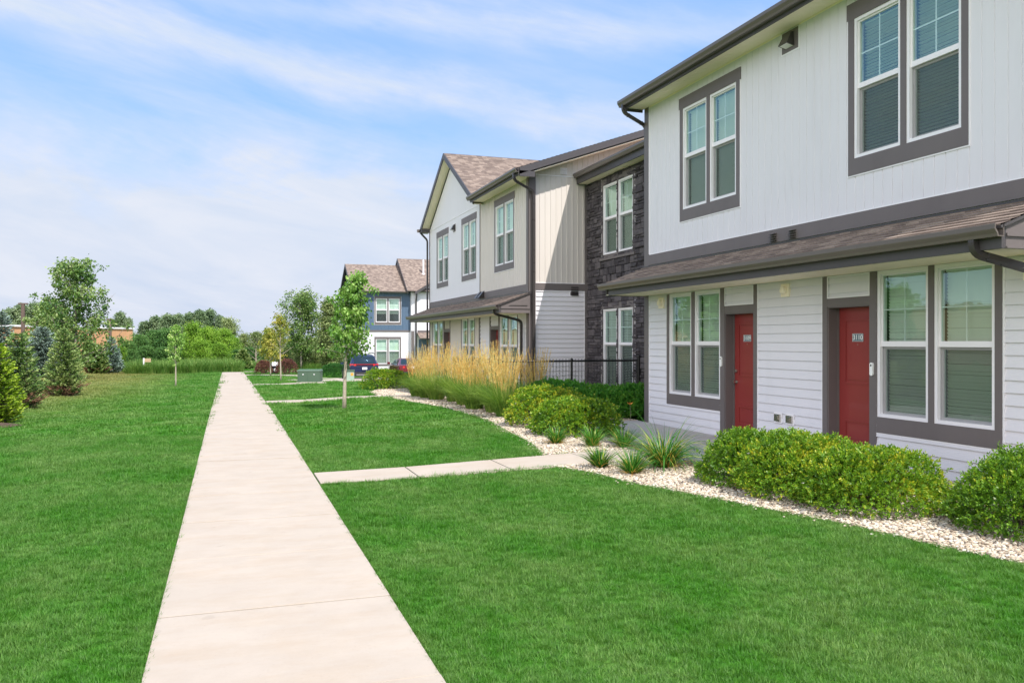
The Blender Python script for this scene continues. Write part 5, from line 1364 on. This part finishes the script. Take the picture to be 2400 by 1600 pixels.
# ------------------------------------------------------------------ utility boxes, poles, sign
M['cabinet'] = simple('utility_green', (.075, .125, .085), .45, .05, 3, dirt=.3)
M['cabinet2'] = simple('pale_green_plastic', (.30, .42, .34), .5, .05, 3)
M['tan'] = simple('tan_board', (.50, .36, .22), .7, .1, 4)
M['rust'] = simple('brown_pole', (.13, .09, .075), .7, .1, 4)
x_, y_ = at(727, 41.5); gz = zg(x_, y_)
T = empty('utility_cabinet', 'low dark green utility cabinet on the lawn right of the walk', 'utility box', None, (x_, y_, gz)); T.rotation_euler = (0, 0, math.radians(-14))
m = MB(); m.box(-.55,.55,-.42,.42,.0,.56); m.build('body', M['cabinet'], T)
m = MB(); m.hexa([(-.58,-.45,.561),(.58,-.45,.561),(.58,.45,.561),(-.58,.45,.561),(-.54,-.40,.63),(.54,-.40,.63),(.54,.40,.63),(-.54,.40,.63)]); m.build('lid', M['cabinet'], T)
for a, b in ((-.53,-.10),(-.08,.53)):
    m = MB(); m.box(a,b,-.435,-.421,.03,.55); d = m.build('door', M['cabinet'], T); k = MB(); k.box((a+b)/2+.0,(a+b)/2+.07,-.45,-.436,.38,.42); k.build('handle', M['frame'], d)
m = MB(); m.box(-.62,.62,-.5,.5,-.1,.03); m.build('pad', M['patio'], T)
x_, y_ = at(820, 43.8); gz = zg(x_, y_)
T = empty('utility_pedestal', 'pale green utility pedestal with orange label behind the young tree', 'utility box', None, (x_, y_, gz))
m = MB(); m.box(-.2,.2,-.2,.2,0,.5); m.build('body', M['cabinet2'], T); m = MB(); m.box(-.225,.225,-.225,.225,.5,.58); m.build('lid', M['cabinet'], T)
m = MB(); m.box(.02,.15,-.206,-.201,.28,.42); m.build('label_plate', M['orange'], T)
x_, y_ = at(644, 58.2); gz = zg(x_, y_)
T = empty('utility_meter', 'dark utility meter box with white top between the burgundy shrubs', 'utility box', None, (x_, y_, gz))
m = MB(); m.box(-.24,.24,-.15,.15,0,.55); m.build('body', M['black'], T)
m = MB(); m.box(-.2,.2,-.18,.14,.551,.83); m.build('meter_cover', M['frame'], T)
m = MB(); m.tube([(.02,-.151,.28),(.02,-.19,.28)], .1, 12); m.build('dial', M['frame'], T)
for px, f, yt, lb, r_ in ((54,90,713,'brown light pole left of the open crowned tree',.24),(258,92,750,'brown light pole in front of the brick wall',.2),(447,110,757,'grey light pole above the lime trees',.16)):
    x_, y_ = at(px, f); gz = zg(x_, y_); h = toph(yt, f, gz)
    T = empty('light_pole', lb, 'light pole', 'light poles past the trees', (x_, y_, gz))
    m = MB(); m.tube([(0,0,0),(0,0,h)], [r_, r_*.75], 8); m.build('pole', M['rust'], T)
    m = MB(); m.box(-r_*1.9,r_*1.9,-.15,.15,h,h+.14); m.build('lamp_head', M['rust'], T)
x_, y_ = at(337, 61); gz = zg(x_, y_)
T = empty('sign_post', 'thin white post with a small tan board at the lawn edge', 'sign', None, (x_, y_, gz))
m = MB(); m.box(-.05,.05,-.05,.05,0,1.15); m.build('post', M['frame'], T); m = MB(); m.box(.05,.48,-.02,.02,.85,1.12); m.build('board', M['tan'], T)
# tan brick building far left
def brickmat():
    m, nt, out = newmat('tan_brick'); P = pos(nt)
    br = N(nt, 'ShaderNodeTexBrick'); nt.links.new(scaled(nt, P, (1,1,1)), br.inputs['Vector']); br.inputs['Scale'].default_value = 1
    br.inputs['Brick Width'].default_value = .8; br.inputs['Row Height'].default_value = .3
    br.inputs['Color1'].default_value = (.56,.30,.16,1); br.inputs['Color2'].default_value = (.62,.35,.19,1); br.inputs['Mortar'].default_value = (.50,.30,.18,1); br.inputs['Mortar Size'].default_value = .02
    c = mix(nt, .5, br.outputs[0], ramp(nt, noise_t(nt, P, .5, 4), [(.3, (.52,.28,.15)), (.7, (.66,.38,.21))]))
    principled(nt, out, c, .9, .1); return m
M['tanbrick'] = brickmat()
a = Vector(at(-620, 66)); b = Vector(at(311, 112)); d = (b-a).normalized(); nrm = Vector((d.y, -d.x)); L = (b-a).length
T = empty('brick_building', 'flat roofed tan brick building behind the left trees', 'building', None, (a.x, a.y, -1.4))
FBK = Face((0, 0), (d.x, d.y), (nrm.x, nrm.y))
m = MB(); FBK.box(m, 0, L, -24, 0, -.5, 4.85); m.build('wall', M['tanbrick'], T)
m = MB(); FBK.box(m, -.15, L+.15, -24.1, .15, 4.85, 5.05); m.build('parapet_cap', M['frame'], T)
m = MB()
for k in range(7): FBK.box(m, 6+k*13, 10+k*13, .0, .05, 1.2, 3.2)
m.build('window', M['car_glass'], T)
m = MB(); FBK.box(m, L+.2, L+5, -14, -3, -.5, 1.9); m.build('low_wing', M['tanbrick'], T)

T = empty('brick_building', 'long tan brick building beyond the left edge, mirrored in the porch windows', 'building', None, (-44, 50, -.6))
m = MB(); m.box(-8, 0, -22, 26, -.5, 5.6); m.build('wall', M['tanbrick'], T)
m = MB(); m.box(-8.1, .12, -22.1, 26.1, 5.6, 5.8); m.build('parapet_cap', M['frame'], T)
# ------------------------------------------------------------------ cars seen from behind
def paint(name, col):
    m, nt, out = newmat(name); principled(nt, out, col, .25, .5, None, .3, .8); return m
M['blue_paint'] = paint('blue_car_paint', (.010,.018,.075)); M['red_paint'] = paint('red_car_paint', (.17,.012,.022))
M['tyre'] = simple('tyre_rubber', (.018,.018,.018), .85, .1, 10); M['rim'] = simple('alloy_rim', (.45,.45,.46), .3, .05, 8, metal=1.0)
M['tail'] = simple('red_tail_lens', (.55,.015,.015), .2, .05, 8, spec=.6); M['plastic'] = simple('black_bumper_plastic', (.025,.025,.027), .6, .1, 8)
def car(name, label, px, f, paint_, suv):
    x_, y_ = at(px, f); gz = zg(x_, y_)+.022; T = empty(name, label, 'car', None, (x_, y_, gz))
    W = .95 if suv else .91; Lc = 4.7
    if suv: prof = [(-2.30,.42,.90,.86,.72,1.72),(-2.35,.40,.98,.95,.80,1.50)]
    # stations along the length (rear at -Y): y, sill z, belt z, roof z, half width body, half width roof
    if suv: ST = [(-2.36,.45,.98,1.00,.86,.80),(-2.30,.36,1.04,1.22,.93,.78),(-2.02,.30,1.06,1.66,.95,.70),(-1.4,.28,1.06,1.74,.96,.70),(-.3,.28,1.04,1.75,.96,.70),(.5,.28,1.03,1.66,.96,.68),(1.15,.28,1.02,1.12,.95,.74),(2.0,.30,.94,.98,.92,.70),(2.35,.40,.78,.80,.80,.6)]
    else: ST = [(-2.38,.42,.93,.95,.84,.76),(-2.30,.34,.98,1.02,.90,.76),(-1.75,.28,1.00,1.05,.92,.74),(-1.05,.27,.98,1.40,.92,.62),(-.3,.27,.96,1.45,.92,.62),(.4,.27,.95,1.38,.92,.61),(1.15,.27,.94,1.0,.91,.70),(2.0,.30,.84,.87,.88,.66),(2.35,.40,.70,.72,.76,.55)]
    V = []; n = 12
    for (y, s, b, r, w, wr) in ST:
        V += [(-w*.8,y,s),(-w,y,s+.12),(-w*1.01,y,(s+b)/2),(-w*.985,y,b),(-wr,y,r-.05 if r-b > .1 else r-.01),(-wr*.8,y,r),(wr*.8,y,r),(wr,y,r-.05 if r-b > .1 else r-.01),(w*.985,y,b),(w*1.01,y,(s+b)/2),(w,y,s+.12),(w*.8,y,s)]
    m = MB(); fs = []
    for i in range(len(ST)-1):
        for k in range(n): a_ = i*n+k; b_ = i*n+(k+1) % n; fs.append((a_, b_, b_+n, a_+n))
    fs.append(tuple(range(n))); fs.append(tuple((len(ST)-1)*n+k for k in range(n))[::-1])
    m.add(V, fs); body = m.build('body', paint_, T, smooth=True)
    md = body.modifiers.new('bevel', 'BEVEL'); md.width = .05; md.segments = 3; md.limit_method = 'ANGLE'; md.angle_limit = .5
    g = MB()
    if suv:
        g.quad((-.74,-2.35,1.08),(.74,-2.35,1.08),(.62,-2.10,1.60),(-.62,-2.10,1.60))
    else: g.quad((-.72,-1.76,1.045),(.72,-1.76,1.045),(.56,-1.12,1.38),(-.56,-1.12,1.38))
    for i_ in range(len(g.v)): g.v[i_] = (g.v[i_][0], g.v[i_][1]-.02, g.v[i_][2]+.02)
    g.build('rear_window', M['car_glass'], T)
    for sx in (-1, 1):
        g = MB(); 
        if suv: g.quad((sx*.955,-1.95,1.10),(sx*.965,1.0,1.08),(sx*.715,.5,1.60),(sx*.72,-1.75,1.63))
        else: g.quad((sx*.915,-1.45,1.02),(sx*.915,.95,1.0),(sx*.64,.35,1.33),(sx*.645,-.9,1.36))
        g.build('side_window', M['car_glass'], T)
        z0, z1 = (1.0,1.12) if suv else (.83,.95); yb = -2.40 if suv else -2.42
        m = MB(); m.hexa([(sx*.55,yb,z0),(sx*(W-.02),yb+.1,z0),(sx*(W-.0),yb+.45,z0),(sx*.55,yb+.2,z0),(sx*.55,yb,z1),(sx*(W-.04),yb+.1,z1),(sx*(W-.02),yb+.45,z1),(sx*.55,yb+.2,z1)]); m.build('tail_light', M['tail'], T)
        m = MB(); m.box(sx*W if sx > 0 else sx*W-.2, sx*W+.2 if sx > 0 else sx*W, .95,1.05,1.02,1.16); m.build('side_mirror', paint_, T)
        for yy in (-1.42, 1.42):
            m = MB(); r_ = .36 if suv else .32; m.tube([(sx*(W-.20),yy,r_),(sx*(W+.01),yy,r_)], r_, 20); tw = m.build('wheel', M['tyre'], T)
            m = MB(); m.tube([(sx*(W+.011),yy,r_),(sx*(W+.02),yy,r_)], r_*.62, 14); m.build('rim', M['rim'], tw)
    if suv:
        m = MB(); m.box(-.55,.55,-2.41,-2.36,1.075,1.10); m.build('light_bar', M['tail'], T)
        for sx in (-.72,.72): m = MB(); m.tube([(sx,-1.8,1.76),(sx,-1.6,1.82),(sx,.3,1.82),(sx,.5,1.74)], .025, 6); m.build('roof_rail', M['plastic'], T)
    m = MB(); m.box(-.86,.86,-2.44,-2.2,.34,.60); bm_ = m.build('bumper', M['plastic'], T)
    m = MB(); m.box(-.55,.55,-2.46,-2.441,.36,.46) ; m.build('skid_plate', M['rim'], bm_)
    m = MB(); z = .78 if suv else .84; m.box(-.16,.16,-2.43,-2.40,z-.03,z+.12); m.build('licence_plate', M['frame'], T)
car('parked_car', 'dark blue sport utility car parked left, seen from behind', 842, 57, M['blue_paint'], True)
car('parked_car', 'dark red sedan parked right of the blue car, seen from behind', 951, 57.5, M['red_paint'], False)

# ------------------------------------------------------------------ sky, sun, camera
sun_dir = Vector((.263, -.60, 1.0)).normalized()
sl = bpy.data.lights.new('sun', 'SUN'); sl.energy = SUN_E; sl.angle = math.radians(.53); sl.color = (1.0, .94, .86)
so = bpy.data.objects.new('sun', sl); COL.objects.link(so); so.rotation_euler = sun_dir.to_track_quat('Z', 'Y').to_euler(); so.location = (0, 0, 50)
wd = bpy.data.worlds.new('World'); SC.world = wd; wd.use_nodes = True; nt = wd.node_tree; nt.nodes.clear()
out = N(nt, 'ShaderNodeOutputWorld'); bg = N(nt, 'ShaderNodeBackground'); nt.links.new(bg.outputs[0], out.inputs[0])
sky = N(nt, 'ShaderNodeTexSky'); sky.sky_type = 'NISHITA'; sky.sun_disc = False
sky.sun_elevation = math.asin(sun_dir.z); sky.sun_rotation = math.atan2(sun_dir.x, sun_dir.y)
sky.altitude = 200; sky.air_density = 1.0; sky.dust_density = .7; sky.ozone_density = 3.0
tc = N(nt, 'ShaderNodeTexCoord'); sx = N(nt, 'ShaderNodeSeparateXYZ'); nt.links.new(tc.outputs['Generated'], sx.inputs[0])
az = mth(nt, 'ARCTAN2', sx.outputs[0], sx.outputs[1]); el = mth(nt, 'ARCSINE', sx.outputs[2])
cv = N(nt, 'ShaderNodeCombineXYZ'); nt.links.new(az, cv.inputs[0]); nt.links.new(el, cv.inputs[1])
rot = scaled(nt, cv.outputs[0], (1, 1, 1), (0, 0, math.radians(12)))
wisp = noise_t(nt, scaled(nt, rot, (1.1, 6.5, 1)), 2.3, 8, .62, .35)
wisp2 = noise_t(nt, scaled(nt, rot, (.8, 3.0, 1)), 2.1, 5, .55, .5)
cl = mth(nt, 'MULTIPLY', ramp(nt, wisp, [(.36, (0,0,0)), (.62, (1,1,1))]), ramp(nt, wisp2, [(.36, (.12,)*3), (.60, (1,)*3)]))
lowc = ramp(nt, mth(nt, 'ADD', el, mth(nt, 'MULTIPLY', mth(nt, 'SUBTRACT', wisp2, .5), .16)), [(0.0, (1,1,1)), (.10, (.92,)*3), (.15, (.74,)*3), (.20, (.32,)*3), (.25, (.08,)*3), (1, (.03,)*3)])
def streak(e0, slope, width, gain):
    q = mth(nt, 'SUBTRACT', el, mth(nt, 'MULTIPLY_ADD', az, slope, e0))
    q = mth(nt, 'ADD', q, mth(nt, 'MULTIPLY', mth(nt, 'SUBTRACT', noise_t(nt, scaled(nt, rot, (2.2, 5, 1)), 2.0, 6, .6), .5), .09))
    q = mth(nt, 'DIVIDE', q, width); q = mth(nt, 'MULTIPLY', q, q)
    q = mth(nt, 'POWER', 2.718, mth(nt, 'MULTIPLY', q, -1.0))
    return mth(nt, 'MULTIPLY', q, gain)
st = mth(nt, 'ADD', streak(.318, -.13, .022, .72), streak(.375, -.04, .018, .5))
st = mth(nt, 'MULTIPLY', st, ramp(nt, noise_t(nt, scaled(nt, rot, (2.0, 14, 1)), 2.6, 6, .6), [(.25, (.45,)*3), (.65, (1,)*3)]))
veil = mth(nt, 'MULTIPLY_ADD', cl, .5, lowc, clamp=True)
veil = mth(nt, 'ADD', veil, st, clamp=True)
puff = mth(nt, 'MULTIPLY', ramp(nt, noise_t(nt, scaled(nt, cv.outputs[0], (1, 1.6, 1)), 3.4, 7, .58, .3), [(.44, (0,)*3), (.60, (1,)*3)]), ramp(nt, el, [(.08, (0,)*3), (.13, (.5,)*3), (.20, (.55,)*3), (.27, (0,)*3)]))
veil = mth(nt, 'ADD', veil, puff, clamp=True)
blue = mix(nt, SKY_MIX, sky.outputs[0], SKY_BLUE)
hz0 = ramp(nt, el, [(0.0, tuple(SKY_HZ[i] for i in range(3))), (.13, SKY_HZ2), (.5, SKY_CL)])
lw = ramp(nt, noise_t(nt, scaled(nt, rot, (1.3, 5.5, 1)), 2.9, 7, .6, .4), [(.38, (0,)*3), (.62, (1,)*3)])
hz = mix(nt, mth(nt, 'MULTIPLY', lw, .75), hz0, (2.95, 3.05, 3.35))
c = mix(nt, veil, blue, hz)
# invented bright cloud bank, unseen behind and left of the viewpoint, brightens shaded facades
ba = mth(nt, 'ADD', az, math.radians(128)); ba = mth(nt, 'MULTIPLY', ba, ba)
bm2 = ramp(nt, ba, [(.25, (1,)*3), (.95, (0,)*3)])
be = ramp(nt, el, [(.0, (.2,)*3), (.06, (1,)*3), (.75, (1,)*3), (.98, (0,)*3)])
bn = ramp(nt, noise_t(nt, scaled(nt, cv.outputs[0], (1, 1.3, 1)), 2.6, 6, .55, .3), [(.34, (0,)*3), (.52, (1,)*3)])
c = mix(nt, mth(nt, 'MULTIPLY', mth(nt, 'MULTIPLY', bm2, be), bn), c, FILL_CLOUD)
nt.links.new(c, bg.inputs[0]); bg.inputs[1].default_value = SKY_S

cam = bpy.data.cameras.new('camera'); cam.lens = 29.25; cam.sensor_width = 36; cam.clip_end = 3000; cam.clip_start = .1
co = bpy.data.objects.new('camera', cam); COL.objects.link(co); co.location = (0, 0, 1.8); co.rotation_euler = (math.radians(90), 0, math.radians(-18.83)); SC.camera = co
SC.view_settings.view_transform = 'Standard'; SC.view_settings.look = 'None'; SC.view_settings.exposure = EXPO; SC.view_settings.gamma = 1; SC.view_settings.use_curve_mapping = False
SC.cycles.max_bounces = 8; SC.cycles.transparent_max_bounces = 16; SC.cycles.diffuse_bounces = 6; SC.cycles.use_denoising = True
SC.cycles.sample_clamp_indirect = 8
